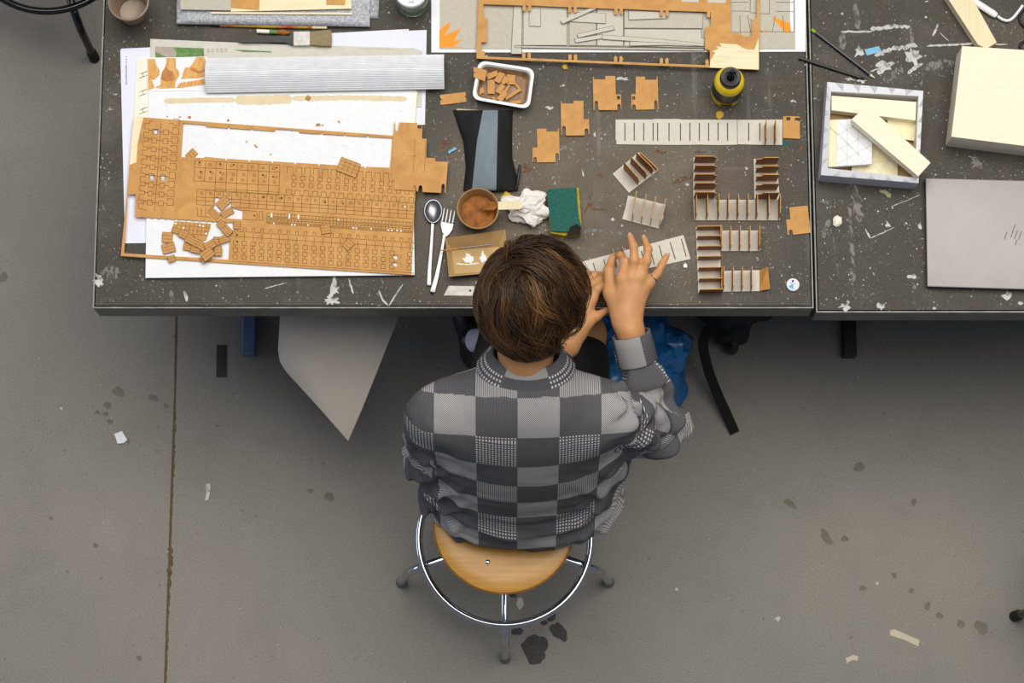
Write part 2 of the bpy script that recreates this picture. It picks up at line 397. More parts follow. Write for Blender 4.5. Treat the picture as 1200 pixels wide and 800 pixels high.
def dash(path, wd, cover):
    out = []
    P = [(p.x, p.y) for p in smooth_path([(a, b, 0) for a, b in path], 26)]
    for a, b in zip(P, P[1:]):
        if random.random() < cover:
            q = random.uniform(-1.6, 1.6); out.append(stroke_px([(a[0] + q, a[1]), (b[0] + q, b[1])], wd * random.uniform(.3, 1), .5))
    return out
M['chalk'] = mat('pale_floor_scuff', (140, 138, 133), .7, 0, .1, 120)
for p in sc: decals('pale_scuff_arc', dash(p, .9, .55), 0, M['chalk'], fl, .0002)
pts = []
for i in range(120):
    u, v = random.uniform(0, 1200), random.uniform(380, 800); r = random.uniform(.25, .75); pts.append(blob_px(u, v, r, r, 6, .3))
o = decals('white_specks', pts, 0, M['tapebeige'], fl, .0004); o['kind'] = 'stuff'
pts = [blob_px(random.uniform(0, 1200), random.uniform(380, 800), r, r * .8, 6, .3) for r in [random.uniform(.3, 1.1) for _ in range(140)]]
o = decals('brown_specks', pts, 0, M['damp'], fl, .0003); o['kind'] = 'stuff'
# small litter on the floor
litter = [('tape_scrap', [(1043, 739), (1048, 737), (1078, 750), (1076, 757), (1061, 750), (1043, 744)], 'tapebeige', 'strip of beige masking tape stuck on the concrete floor', 'tape'),
          ('paper_scrap', [(991, 771), (1000, 767), (1006, 769), (1005, 774), (999, 773), (992, 777)], 'tapebeige', 'curled pale paper scrap on the floor beside the masking tape', 'scrap'),
          ('paper_scrap', [(905, 726), (912, 722), (915, 723), (912, 729), (909, 725)], 'tapebeige', 'tiny triangular cream paper scrap lying alone on the floor', 'scrap'),
          ('paper_scrap', [(241, 567), (246, 566), (247, 574), (244, 585), (240, 587), (242, 577)], 'paint', 'narrow whitish scrap on the floor by the joint line', 'scrap'),
          ('paper_scrap', [(607, 700), (612, 700), (614, 708), (609, 715), (605, 708)], 'chip', 'grey paper flake on the floor under the round stool', 'scrap'),
          ('tape_scrap', [(254, 404), (266, 404), (266, 442), (253.5, 442)], 'black', 'black tape rectangle stuck on the floor by the table leg', 'tape')]
for n, p, m, l, c in litter: tag(prism(n, p, 0.0002, .0008, M[m]), l, c)
bm = bmesh.new(); c0 = W(141, 513, .004)
prism_bm(bm, PX([(134, 508), (143, 505), (149, 515), (145, 519), (138, 520)], .004), 0.0005, lambda x, y: .005 + .004 * math.sin(x * 400) * math.sin(y * 500))
tag(put('paper_scrap', fin(bm), M['white']), 'white crumpled paper scrap on the floor left of the joint', 'scrap')
for (u, v, r) in [(884, 549, 3), (72, 478, 1.8), (165, 609, 2.6), (1028, 683, 1.8), (793, 690, 1.8), (996, 573, 5), (820, 487, 4)]:
    decals('white_paint_drop', [blob_px(u, v, r, r, 10, .1)], 0, M['paint'] if r < 2 else M['chalk'], fl, .0003)

# ------------------------------------------------------------------ work tables
def work_table(x0, x1, yf, yb, legpts, legmat, label, shelf=True, top='table'):
    t = thing('work_table', ((x0 + x1) / 2, (yf + yb) / 2, 0), label, 'table')
    g, rw = .0028, .0030; z = TZ
    box('top_plate', ((x0 + x1) / 2, (yf + yb) / 2, z - .004), (x1 - x0 - 2 * (g + rw), yb - yf - 2 * (g + rw), .008), M[top], t)
    box('light_block_panel', ((x0 + x1) / 2, yb - .03, .40), (x1 - x0 - .04, .012, .54), M['darkleg'], t)  # unseen panel added to block light coming in from behind the table
    box('gap_backing', ((x0 + x1) / 2, (yf + yb) / 2, z - .0105), (x1 - x0 - .002, yb - yf - .002, .005), M['groove'], t)
    for a, b, c, d in ((x0, x1, yf, yf + rw), (x0, x1, yb - rw, yb), (x0, x0 + rw, yf + rw, yb - rw), (x1 - rw, x1, yf + rw, yb - rw)):
        box('edge_trim', ((a + b) / 2, (c + d) / 2, z - .0045), (b - a, d - c, .0095), M['rim'], t)
    ah = .078; th = .02; za = z - .0095 - ah / 2
    for a, b, c, d in ((x0, x1, yf, yf + th), (x0, x1, yb - th, yb), (x0, x0 + th, yf + th, yb - th), (x1 - th, x1, yf + th, yb - th)):
        box('apron', ((a + b) / 2, (c + d) / 2, za), (b - a, d - c, ah), M['apron'], t, 0, .002, 1)
    for lx, yend in legpts:                                                       # C-shaped legs: floor runner and upright
        box('foot_runner', (lx, (yend + yb - .04) / 2, .022), (.034, yb - .04 - yend, .040), legmat, t, 0, .003, 2)
        box('leg', (lx, (yend + yb) / 2 + .03, (z - .09 + .043) / 2), (.034, .06, z - .09 - .043), legmat, t, 0, .003, 2)
    if shelf:
        box('lower_shelf', ((x0 + x1) / 2 , (yf + yb) / 2 + .14, .405), (x1 - x0 - .3, (yb - yf) - .36, .018), M['darkleg'], t)
    return t
tl = W(108.5, 361, TZ); tr = W(953.5, 361, TZ)
leg1 = W(291, 415, .04)
tA = work_table(tl.x, tr.x, tl.y, tl.y + .82, [(leg1.x, leg1.y), (tr.x - .14, tl.y + .58)], M['leg'], 'long dark steel-topped work table with plywood parts and paper on it', True, 'tableworn')
rl = W(956.5, 366, TZ); leg2 = W(996.5, 417, .04)
tB = work_table(rl.x, rl.x + 1.55, rl.y, rl.y + .82, [(leg2.x, leg2.y), (rl.x + 1.42, leg2.y)], M['darkleg'], 'dark steel-topped work table carrying the laptop and cream wooden block', True)  # its unseen lower shelf is added to keep light from the floor below
# paint marks on the tops
def marks(t, white, grey, extra=()):
    for i, q in enumerate(white): film('white_paint_mark', [q], TZ + .00022 + .000004 * i, M['paint'], t)
    big, small = [q for q in grey if len(q) > 30], [q for q in grey if len(q) <= 30]
    for i, q in enumerate(big): film('grey_paint_mark', [q], TZ + .00012 + .000004 * i, M['paintgrey'], t)
    film('fine_scratches', small, TZ + .0001, M['paintgrey'], t)['kind'] = 'stuff'
    for n, p, m in extra:
        for i, q in enumerate(p): film(n, [q], TZ + .0003 + .000004 * i, M[m], t)
wA = [blob_px(388, 352, 9, 5, 18, .6), stroke_px([(392, 324), (390, 340), (386, 350)], 4, .8), blob_px(393, 340, 4, 7, 14, .7), stroke_px([(444, 340), (448, 351), (455, 358)], 2, .4), stroke_px([(472, 333), (462, 348), (456, 358)], 1.6, .5),
      stroke_px([(216, 341), (219, 353)], 4, .5), stroke_px([(310, 338), (336, 331)], 1.2, .5), blob_px(117, 330, 4, 9, 14, .6, -.6), stroke_px([(409, 326), (414, 344)], 2, .6), blob_px(645, 126, 5, 2, 12, .6), stroke_px([(682, 197), (684, 207)], 1.5, .5), blob_px(718, 257, 2.4, 2, 8, .4), blob_px(729, 264, 1.4, 1.2), blob_px(806, 216, 2.2, 2, 8, .3), blob_px(875, 197, 2, 1.6, 8, .3), blob_px(929, 118, 4, 3, 10, .7), blob_px(570, 66, 2, 1.5), blob_px(697, 157, 1.5, 3), blob_px(660, 100, 1.4, 1.4), blob_px(730, 92, 6, 2, 10, .6)]
gA = [blob_px(128, 322, 14, 9, 22, .6, -.5), stroke_px([(684, 273), (700, 270), (733, 273)], 4, .8), blob_px(700, 190, 10, 4, 14, .6), stroke_px([(200, 340), (202, 356)], 4, .5), stroke_px([(712, 135), (716, 150)], 2, .6), blob_px(660, 175, 6, 3, 12, .6), blob_px(795, 330, 12, 3, 14, .6), stroke_px([(770, 178), (800, 178)], 1, .6), stroke_px([(830, 60), (812, 70)], 1.2, .6), blob_px(790, 310, 8, 4, 12, .7)]
# thin dragged-paint scratches, angled at random
for i in range(60):
    u, v, a, l = random.uniform(120, 940), random.uniform(10, 355), random.uniform(0, 3.14), random.uniform(3, 16)
    gA.append(stroke_px([(u, v), (u + l * math.cos(a), v + l * math.sin(a))], random.uniform(.4, .9), .5))
marks(tA, wA, gA, [('rust_mark', [blob_px(u, v, a, b, 14, .6, r) for u, v, a, b, r in [(690, 238, 3, 12, .3), (805, 208, 14, 2.5, -.35), (618, 198, 5, 5, 0), (700, 245, 9, 2, 0), (523, 168, 6, 5, 0), (775, 178, 6, 2, .2), (704, 205, 3, 3, 0), (939, 170, 2.5, 6, 0), (820, 178, 8, 2, 0)]], 'rustmark'), ('pale_green_mark', [blob_px(920, 169, 4, 3, 12, .7)], 'spongegreen')])
wB = [stroke_px([(1020, 34), (1045, 31), (1066, 31)], 4, .6), stroke_px([(985, 37), (1022, 37)], 2.2, .6), stroke_px([(1025, 65), (1048, 56), (1075, 54)], 5, .7), blob_px(1071, 66, 8, 11, 18, .5), stroke_px([(1064, 86), (1074, 78), (1082, 74)], 4, .6), blob_px(1036, 78, 9, 7, 16, .5, -.3), stroke_px([(1020, 84), (1034, 78)], 2, .5), stroke_px([(1086, 54), (1140, 51)], 2, .6), blob_px(1006, 60, 6, 5, 12, .6), stroke_px([(1093, 42), (1097, 34), (1099, 28)], 3, .4), stroke_px([(1101, 38), (1112, 48)], .9, .5),
      stroke_px([(1044, 242), (1060, 236), (1078, 228)], .9, .6), stroke_px([(1019, 279), (1034, 273), (1048, 266)], 1, .7), blob_px(1040, 263, 3, 3, 10, .6), blob_px(1078, 264, 2.2, 4, 10, .5), blob_px(992, 358, 7, 4, 16, .7, -.5), blob_px(1033, 359, 5, 3.5, 12, .6), blob_px(1069, 324, 4, 2.5, 10, .6), blob_px(1180, 346, 5, 5, 12, .4), blob_px(1095, 361, 2, 1.6), stroke_px([(1014, 268), (1020, 279)], 2, .5), stroke_px([(1165, 52), (1181, 52)], 1.6, .5), stroke_px([(1084, 2), (1088, 1)], 2, .5), blob_px(1085, 20, 1.4, 1.4), blob_px(987, 16, 1.4, 1.4), blob_px(996, 92, 5, 3, 12, .7), blob_px(1010, 94, 4, 2.4, 12, .7), blob_px(1196, 355, 3, 2)]
gB = [stroke_px([(986, 38), (988, 58)], 7, .4), stroke_px([(1067, 31), (1070, 55)], 3, .5), stroke_px([(1084, 80), (1118, 73)], 10, .35), stroke_px([(1035, 94), (1048, 88), (1058, 80)], 9, .5), stroke_px([(1002, 4), (1006, 34)], 6, .4), stroke_px([(1078, 90), (1080, 100)], 4, .5), stroke_px([(960, 236), (988, 236)], 2.4, .7), stroke_px([(976, 277), (980, 300), (982, 320)], 1.2, .6), blob_px(1071, 337, 3, 3, 12, .6), blob_px(1145, 191, 8, 6, 14, .6), stroke_px([(1000, 215), (1008, 260)], 10, .6), blob_px(968, 268, 5, 8, 14, .7), stroke_px([(995, 240), (1000, 330)], 5, .6)]
for i in range(70):
    u, v, a, l = random.uniform(960, 1195), random.uniform(10, 360), random.uniform(0, 3.14), random.uniform(2, 12)
    gB.append(stroke_px([(u, v), (u + l * math.cos(a), v + l * math.sin(a))], random.uniform(.4, .9), .5))
marks(tB, wB, gB, [('blue_paint_mark', [[(1013, 58), (1030, 54), (1033, 60), (1016, 65)]], 'bluepaint')])
def specks(t, u0, u1, n):
    pp = []
    for i in range(n):
        r = random.choice([.35, .45, .6, .8, 1.1]) * random.uniform(.7, 1.1); u, v = random.uniform(u0, u1), 8 + 348 * random.random() ** .8
        pp.append(blob_px(u, v, r, r * random.uniform(.6, 1.2), 6, .3))
    o = decals('paint_specks', pp, TZ, M['paint'], t, .00035); o['kind'] = 'stuff'
specks(tA, 118, 944, 520); specks(tB, 962, 1196, 330)

# ------------------------------------------------------------------ papers and boards, left of the first table
T0 = TZ + .0005
def sheet(name, pts, z, th, m, label, cat, group=None, holes=()):
    return tag(prism(name, pts, z, th, M[m] if isinstance(m, str) else m, None, holes), label, cat, group)
o = sheet('paper_stack', [(143, 58), (142, 57), (176, 55.5), (300, 55), (300, 283), (146.5, 285), (141, 60)][1:], T0, .0025, 'lav', 'stack of cool white paper with a handwritten line along its edge', 'paper')
hw = []; y = 66
while y < 99:                                              # one illegible handwritten line running down the page
    l = random.uniform(1.2, 2.4); hw.append(stroke_px([(147.2 + random.uniform(-.5, .5), y), (148.6, y + l * .5), (147.4 + random.uniform(-.5, .5), y + l)], .55, .3)); y += l * .8 + (1.6 if random.random() < .18 else 0)
decals('handwriting', hw, T0 + .0025, M['black'], o, .0001)
sheet('paper_sheet', [(383, 39), (479, 34), (479, 36), (500, 35), (498, 146), (383, 152)], T0, .0022, 'lav', 'cool white paper sheet under the silver corrugated roll', 'paper')
o = sheet('newspaper', [(176, 45.5), (243, 48.5), (330, 52), (360, 52.5), (486, 56.5), (495, 60), (494, 125), (176, 125)], T0 + .003, .0015, 'news', 'grey newspaper page with a green photo under the corrugated roll', 'newspaper')
zn = T0 + .0045
decals('printed_photo', [[(182, 54.5), (239, 56.5), (239, 66), (182, 68)]], zn, M['green'], o, .0001)
decals('printed_photo', [[(182, 54.5), (203, 55.5), (207, 62), (206, 66.5), (195, 67), (188, 63.5), (182, 60.5)]], zn + .0001, M['pinkgrey'], o, .0001)
tx = [stroke_px([(242 + i * 5.2, 57.3 + j * 1.7), (246 + i * 5.2, 57.4 + j * 1.7)], .6, .2) for i in range(5) for j in range(3)]
decals('printed_text', tx, zn, M['ink'], o, .0001)
decals('printed_photo', [[(273, 58), (318, 60), (318, 61.5), (285, 61)]], zn, M['green'], o, .0001)
decals('printed_column_rule', [[(420, 56.5), (452, 56.7), (470, 58.5), (420, 58)]], zn, M['chip'], o, .0001)
o = sheet('cream_card', [(160.5, 68), (176, 67), (176, 139), (156.5, 139)], T0 + .0046, .001, 'creamcard', 'narrow cream card with drawn letter H marks beside the stained sheet', 'card')
hm = []
for v in (83, 104, 125): hm += [stroke_px([(163.5, v + 4), (173.5, v)], .8, .2), stroke_px([(162, v + 9), (173, v + 5)], .8, .2), stroke_px([(166.5, v + 2), (168.5, v + 7)], .7, .2)]
decals('drawn_letters', hm, T0 + .0056, M['chipline'], o, .0001)['kind'] = 'stuff'
o = sheet('foam_board', [(173.5, 103), (487.5, 104), (484, 200), (486, 322), (170.5, 325.5), (171.5, 256), (174, 130)], T0 + .0055, .005, 'foam', 'large white foam board under the big plywood sheet', 'foam board')
zf = T0 + .0105
st = []
decals('beige_stain', [stroke_px([(192, 118.5), (240, 117.5), (276, 117)], 6, .15), stroke_px([(276, 117.5), (310, 117.2), (342, 116)], 11, .15), stroke_px([(342, 115.5), (410, 114.5), (477, 116)], 6, .2)], zf, M['stain'], o, .0001)
decals('cream_edge_strip', [[(484.5, 107), (489, 107), (486, 146), (482, 146)]], zf, M['creamcard'], o, .0001)
cr = []
for i in range(90):
    u, v = random.uniform(178, 480), random.uniform(122, 195); r = random.choice([.25, .3, .4, .5]); cr.append(blob_px(u, v, r, r * .7, 6, .4))
for (u, v, r) in [(222, 137.5, 2), (211, 137, 1.6), (196, 136.5, 1.2), (267, 141, 2), (289, 166, 1.4), (299.5, 171.5, 2.4), (373, 146.5, 2.6), (378, 147, 1.8), (397, 143, 1.5), (317, 181, 1)]: cr.append(blob_px(u, v, r, r * .7, 9, .6, random.random()))
q = decals('wood_dust', cr, zf, M['brownwash2'], o, .0004); q['kind'] = 'stuff'
o = sheet('stained_sheet', [(173, 67.5), (243, 66.5), (243, 106), (176, 107), (173, 106)], T0 + .0108, .0008, 'white', 'white sheet covered in amber stain brush marks beside the corrugated roll', 'paper')
zs = T0 + .0116
decals('amber_stain', [[(173.2, 69), (182, 69), (183, 76), (187, 82), (187, 88), (182, 93), (178, 94), (173.5, 88)], [(173.5, 88), (177, 93), (180, 98), (181, 103), (176, 105), (173.5, 106)], [(181, 103), (188, 99), (188, 95), (190, 88), (193, 79), (195, 73), (194, 68), (206, 68), (206, 79), (210, 84), (210, 89), (206, 95), (205, 103), (190, 104)],
      [(212, 93), (214, 86), (217, 79), (222, 79), (226, 74), (230, 67), (240, 67), (242, 77), (241, 90), (232, 92), (222, 92)], [(206, 103), (212, 97), (225, 95), (241, 92), (241, 99), (225, 101), (214, 103)]], zs, M['brownwash'], o, .0001)
decals('dark_amber_stain', [[(188, 93), (190, 84), (194, 78), (199, 83), (203, 84), (205, 93), (196, 96)]], zs + .0001, M['brownwash2'], o, .0001)
decals('dark_amber_stain', [[(222, 80), (228, 79), (233, 84), (240, 80), (240, 84), (233, 86), (226, 84)]], zs + .0001, M['brownwash2'], o, .0001)
for i in range(16): u = 208 + i * 2.15; decals('brush_hatch', [stroke_px([(u, 103.4 - i * .22), (u + 2.6, 95.5 - i * .12)], .8, .5)], zs + .0001, M['brownwash2' if i % 2 else 'brownwash'], o, .0001)
# ------------------------------------------------------------------ corrugated silver sheet, bowed
def corrugated():
    z = T0 + .012; a, b = W(242, 110, z), W(521, 105.5, z); c = W(242, 62, z)
    L = (b - a).length; wd = .082; ex = (b - a).normalized(); ey = Vector((-ex.y, ex.x, 0)); bm = bmesh.new(); rows = []
    N = 23 * 6
    for i in range(N + 1):
        s = i / N; y = wd * s; hgt = .036 * math.sin(math.pi * min(1, max(0, .06 + .88 * s))) ** .8 - .004
        hgt += .0013 * math.sin(2 * math.pi * 23 * s)
        rows.append((y, hgt))
    nx = 12
    top = [[bm.verts.new(a + ex * (L * k / nx) + ey * y + Vector((0, 0, hh + .0015))) for k in range(nx + 1)] for y, hh in rows]
    bot = [[bm.verts.new(a + ex * (L * k / nx) + ey * y + Vector((0, 0, hh + .0003))) for k in range(nx + 1)] for y, hh in rows]
    for g, rev in ((top, 0), (bot, 1)):
        for i in range(N):
            for k in range(nx):
                f = (g[i][k], g[i][k + 1], g[i + 1][k + 1], g[i + 1][k]); bm.faces.new(f[::-1] if rev else f)
    for i in range(N):
        bm.faces.new((top[i][0], top[i + 1][0], bot[i + 1][0], bot[i][0])); bm.faces.new((top[i][nx], bot[i][nx], bot[i + 1][nx], top[i + 1][nx]))
    for k in range(nx):
        bm.faces.new((top[0][k], bot[0][k], bot[0][k + 1], top[0][k + 1])); bm.faces.new((top[N][k], top[N][k + 1], bot[N][k + 1], bot[N][k]))
    tag(put('corrugated_sheet', fin(bm, True, 60), M['corr']), 'bowed sheet of silver corrugated metal foil lying on the papers', 'metal sheet')
corrugated()
# ------------------------------------------------------------------ big laser-cut plywood sheet
TL, TR, BR, BL = (157, 137), (490, 161), (481.5, 322), (141.5, 299.8)
def Q(s, t):
    a = (TL[0] + (TR[0] - TL[0]) * s, TL[1] + (TR[1] - TL[1]) * s); b = (BL[0] + (BR[0] - BL[0]) * s, BL[1] + (BR[1] - BL[1]) * s)
    return (a[0] + (b[0] - a[0]) * t, a[1] + (b[1] - a[1]) * t)
zm = T0 + .0128; tm = .003
def sq(u, v, r): return [(u - r, v - r), (u + r, v - r * .9), (u + r * .95, v + r), (u - r * 1.05, v + r * .9)]
h1 = [(214.6, 144.2), (241, 146.2), (242, 148.3)]
for x, yv in ((268, 150), (295, 151.7)): h1 += [(x - 1, yv), (x - .8, yv - 1.8), (x + .8, yv - 1.8), (x + 1, yv)]
h1 += [(322, 153.5), (322.5, 151), (350, 152.8), (351, 155.3)]
for x, yv in ((376.5, 156.8), (404, 158.4), (431, 160)): h1 += [(x - 1, yv), (x - .8, yv - 1.8), (x + .8, yv - 1.8), (x + 1, yv)]
h1 += [(460, 161.6), (457, 196.5)]
for x in (428, 401, 374, 346, 319, 292, 265): yv = 184.5 + (x - 240) * .057; h1 += [(x + 1, yv), (x + .8, yv + 2), (x - .8, yv + 2), (x - 1, yv)]
h1 += [(240, 183.5), (238.5, 185), (212, 184)]
wav = [(158 + i * 4.0, 253.6 + i * .245 + (.7 if i % 2 else -.4)) for i in range(31)]
h2 = [(149.6, 228), (159, 227.2)] + wav + [(281.6, 262.5), (281, 268), (271, 270), (269, 286), (268, 304.2), (200, 300), (145.5, 296.6)]
h3 = [(252, 231), (272, 233), (272, 243), (284.5, 246.5), (284, 257), (262, 255.5), (246, 245.5), (251, 241)]
holes = [h1, h2, h3] + [sq(183.3, 154, 3), sq(178.6, 208, 3), sq(191.5, 208.5, 3), sq(463.4, 301, 2.6), sq(462.8, 309.6, 2.6)]
TLx = [(170, 137.6), (465, 159), (490, 161)]
ply = thing('plywood_sheet', (W(310, 230, zm).x, W(310, 230, zm).y, zm), 'large honey-stained laser-cut plywood sheet of tiny tiles on white foam board', 'plywood sheet')
prism('sheet', [TL] + TLx[:1] + [TR, (486, 240), BR, (310, 310.8), BL, (148.6, 228)], zm, tm, M['mdf'], ply, holes)
zt = zm + tm
segs = []
def S(*p):
    for a, b in zip(p, p[1:]): segs.append((a, b))
def rect(u, v, a, b): S((u - a, v - b), (u + a, v - b + a * .13), (u + a, v + b + a * .13), (u - a, v + b), (u - a, v - b))
for i in range(10):                                       # left tile columns
    v = 143.2 + i * 10.4; u = 182.4 - i * .78
    if i: 
        rect(u, v + .4, 2.9, 2.8); rect(u + 13, v + 1.2, 2.9, 2.8); S((u + 3, v + .4), (u + 10, v + 1.1))
    S((u - 3, v - 1), (u - 7, v - 1.4), (u - 7, v + 1.6), (u - 13, v + 1.1), (u - 13.5, v + 7.5), (u - 7.3, v + 8.1), (u - 7.4, v + 9.2), (u - 3.6, v + 9.5))
    S((u + 16, v + 1.2), (u + 20.5, v + 1.5), (u + 20.4, v + 3.6), (u + 28, v + 4), (u + 27.6, v - 3.6), (u + 20.8, v - 4.1), (u + 20.8, v - 1.5))
    S((u + 6.5, v), (u + 5.8, v + 10.4))
for i in range(9):                                        # cabin grid
    u = 228.5 + i * 12.45; d = i * .72; low = 24 if i < 2 else 35
    S((u, 187.8 + d), (u - 1.4, 187.8 + d + low))
    if i < 8:
        S((u, 187.8 + d), (u + 12.4, 188.5 + d)); S((u - .4, 196 + d), (u + 12, 196.7 + d)); S((u - 1, 211.8 + d), (u + 11.5, 212.5 + d)); 
        rect(u + 5, 192 + d, 1.3, 1.2); rect(u + 7.5, 202 + d, 1.3, 1.2); rect(u + 6, 208 + d, 1.4, 1.2)
        if i > 1: S((u - 1.4, 219.5 + d), (u + 11, 220.2 + d)); S((u - 1.5, 222.8 + d), (u + 10.9, 223.5 + d))
for i in range(15):                                       # chain-link tiles, upper right
    u = 338 + i * 10.25; d = i * .68
    if u > 452 and i > 14: break
    for j, (v, r) in enumerate(((208, 2.5), (216, 2.4))): rect(u + 6.5 - j * .5, v + d, r, r)
    S((u - 1.5, 203 + d), (u - 1.2, 195.2 + d), (u + 5.2, 195.6 + d), (u + 5, 203.2 + d), (u + 6.2, 203.2 + d), (u + 6, 205.4 + d)); S((u + 5.6, 210.6 + d), (u + 5.5, 213.4 + d))
    S((u - 2.6, 227 + d), (u - 2.4, 222 + d), (u + 3.4, 222.3 + d), (u + 3.2, 227.4 + d), (u + 7, 227.7 + d)); 
for i in range(25):                                       # row of cells across the middle
    u = 231 + i * 10.25; d = i * .67
    if 238 < u < 0: continue
    S((u, 221.6 + d), (u + 10, 222.2 + d)); S((u, 221.6 + d), (u - .6, 239.8 + d)); rect(u + 5.6, 226 + d, 1.3, 1.2)
    if not (248 < u < 272):
        S((u - .3, 230.6 + d), (u + 9.8, 231.2 + d)); S((u - .4, 234.6 + d), (u + 9.7, 235.2 + d)); S((u - .6, 239.8 + d), (u + 9.6, 240.4 + d))
for i in range(42):                                       # finest tiles
    u = 313 + i * 4.08; d = i * .27
    S((u, 249.5 + d), (u - .3, 261 + d)); rect(u + 2, 254 + d, .9, .9); rect(u + 2, 260 + d, .9, .9)
S((313, 249.5), (484, 260.8)); S((313, 256.8), (484, 268)); S((313, 261.8), (483, 273))
for i in range(21):                                       # bottom tiles
    u = 272 + i * 10.2; d = i * .66
    S((u, 270.6 + d), (u + 3.2, 270.8 + d), (u + 3.2, 266 + d), (u + 6.2, 266.2 + d), (u + 6, 271 + d), (u + 10.2, 271.3 + d)); S((u + 4.6, 271 + d), (u + 4.2, 281 + d)); S((u - .4, 276.6 + d), (u + 9.8, 277.3 + d))
    if u < 457 or u > 466:
        for v in (284.4, 292.6, 300.6): rect(u + 4 - (v - 284) * .03, v + d, 2.6, 2.5)
    S((u + 3.9, 287 + d), (u + 3.8, 290 + d)); S((u + 3.7, 295.2 + d), (u + 3.6, 298 + d))
    S((u - .6, 306 + d), (u + 9.6, 306.7 + d))
S((231, 242.5), (231.5, 253.5), (246, 254.4)); S((236, 243), (236, 253.6)); S((241, 243.4), (241, 254)); S((285, 246.5), (301, 247.6), (301, 258), (284.5, 257)); S((304, 247.5), (308, 247.8), (307.6, 258.4), (303.6, 258), (304, 247.5))
bm = bmesh.new(); lines_bm(bm, segs, zt, .0009, .00012); q = put('laser_cut_lines', fin(bm), M['char'], ply); q['kind'] = 'stuff'
dk = []
for u, v in [(234, 190), (258, 192), (274, 193), (246.5, 201), (258, 202), (235, 201), (324, 196.5), (308, 205), (320, 207), (309, 231), (330, 232), (381, 237), (402, 238.5), (298, 252.5), (278, 275), (278, 283)]: dk.append(sq(u, v, .9))
decals('punched_hole', dk, zt, M['groove'], ply, .00015)['kind'] = 'stuff'
wh = [sq(u, v, .9) for u, v in [(474.5, 242), (321, 261.5), (342, 263), (345.5, 263.2), (414, 267), (417.5, 267.4), (435, 268), (455, 269.5), (459, 269.8), (465.5, 270), (470, 270.4), (397, 257.5), (361, 263.5)]] + [[(317.2, 249.5), (319.2, 249.5), (319.2, 254.5), (317.2, 254.5)], [(338, 250.5), (340, 250.5), (340, 256), (338, 256)], [(348.8, 251.2), (350.6, 251.2), (350.6, 256.6), (348.8, 256.6)]]
decals('white_gap', wh, zt, M['foam'], ply, .00016)['kind'] = 'stuff'
prism('bare_corner', [(157, 137), (168, 138), (165, 150), (161, 170), (160, 190), (152, 193), (153.5, 170)], zt, .0001, M['bare'], ply)
# loose tiles that broke out of the sheet
def tile(u, v, a, w_, h_, rot, z, label=None, fine=False):
    pts = [(-w_ / 2, -h_ / 2), (w_ / 2, -h_ / 2), (w_ / 2, h_ / 2), (-w_ / 2, h_ / 2)]
    R = lambda x, y: (u + x * math.cos(rot) - y * math.sin(rot), v + x * math.sin(rot) + y * math.cos(rot))
    t = prism('plywood_tile', [R(*p) for p in pts], z, .0024, M['mdf'])
    tag(t, label or 'tiny loose plywood tile with two scored lines by the broken sheet', 'tile', 'loose plywood tiles')
    sg = [(R(-w_ / 2, h_ * f), R(w_ / 2, h_ * f)) for f in (-.17, .17)]
    if fine: sg = [(R(-w_ / 2, h_ * f), R(w_ / 2, h_ * f)) for f in (-.25, 0, .25)] + [(R(w_ * f, -h_ / 2), R(w_ * f, h_ / 2)) for f in (-.25, 0, .25)]
    sg += [(R(*pts[i]), R(*pts[(i + 1) % 4])) for i in range(4)]
    bm = bmesh.new(); lines_bm(bm, sg, z + .0024, .0007, .00012); put('scored_lines', fin(bm), M['char'], t)
    return t
zl = zf + .0004
lo = [(261.5, 237.5, 15, 11, -.75, 0), (266, 249, 15, 8, -.5, 0), (251, 250, 14, 8, .7, 0), (196, 278, 12, 12, .05, 0), (197.5, 290.5, 15, 11, -.25, 0), (201, 303, 9, 7, -.35, 1), (206.8, 270, 11, 7, .35, 0), (218, 276, 18, 9, .5, 1), (225.5, 282, 17, 9, .5, 2), (221, 289, 12, 9, .2, 0), (229, 292, 11, 8, .2, 1), (237, 288, 14, 9, .6, 2), (246, 287, 13, 9, -.55, 3), (243, 297.5, 15, 11, -.65, 4), (241, 303, 11, 7, -.4, 2), (254.5, 282, 9, 9, .1, 0), (262.5, 280, 12, 8, -.3, 1), (255.5, 294, 9, 11, 0, 1), (261, 264.5, 14, 8, .75, 1), (266, 270, 12, 9, .8, 2), (277.5, 264, 8, 8, .05, 0)]
for i, (u, v, a, b, r, k) in enumerate(lo): tile(u, v, 0, a, b, r, zl + .0028 + k * .0026 + i * .00006)
# fragment of small cells still joined together
t = prism('plywood_fragment', [(204, 259), (247, 262), (246, 268), (241, 282), (232, 281), (226, 275), (212, 273), (201.5, 272)], zl, .0024, M['mdf']); tag(t, 'broken plywood fragment of many joined cells under the sheet edge', 'fragment')
bm = bmesh.new(); sg = [((204 + i * 4.8, 259.4 + i * .3), (201.8 + i * 4.8, 271.5 + i * .6)) for i in range(1, 9)] + [((203.5, 263.5), (246, 267)), ((202.5, 268), (244, 271.5)), ((222, 274), (243, 276))]
lines_bm(bm, sg, zl + .0024, .0007, .00012); put('scored_lines', fin(bm), M['char'], t)
decals('white_gap', [sq(u, v, 1) for u, v in [(205.7, 261.7), (234, 264), (238, 265), (215, 267), (241.5, 273.6)]], zl + .0024, M['foam'], t, .00014)['kind'] = 'stuff'
zu = zt + .0004
tile(408.5, 196, 0, 24, 17, .36, zu, 'square plywood tile cluster tilted on the edge of the void in the sheet', True)
tile(381.6, 268.5, 0, 11, 10, -.15, zu, 'small plywood tile lying on the bottom rows of the sheet')
tile(408, 286.5, 0, 10, 11, .75, zu, 'small plywood tile turned diagonally on the bottom rows of the sheet')
tile(224.5, 181, 0, 9, 12, .8, zf + .0004, 'small plywood tile in the corner of the empty strip of the sheet')
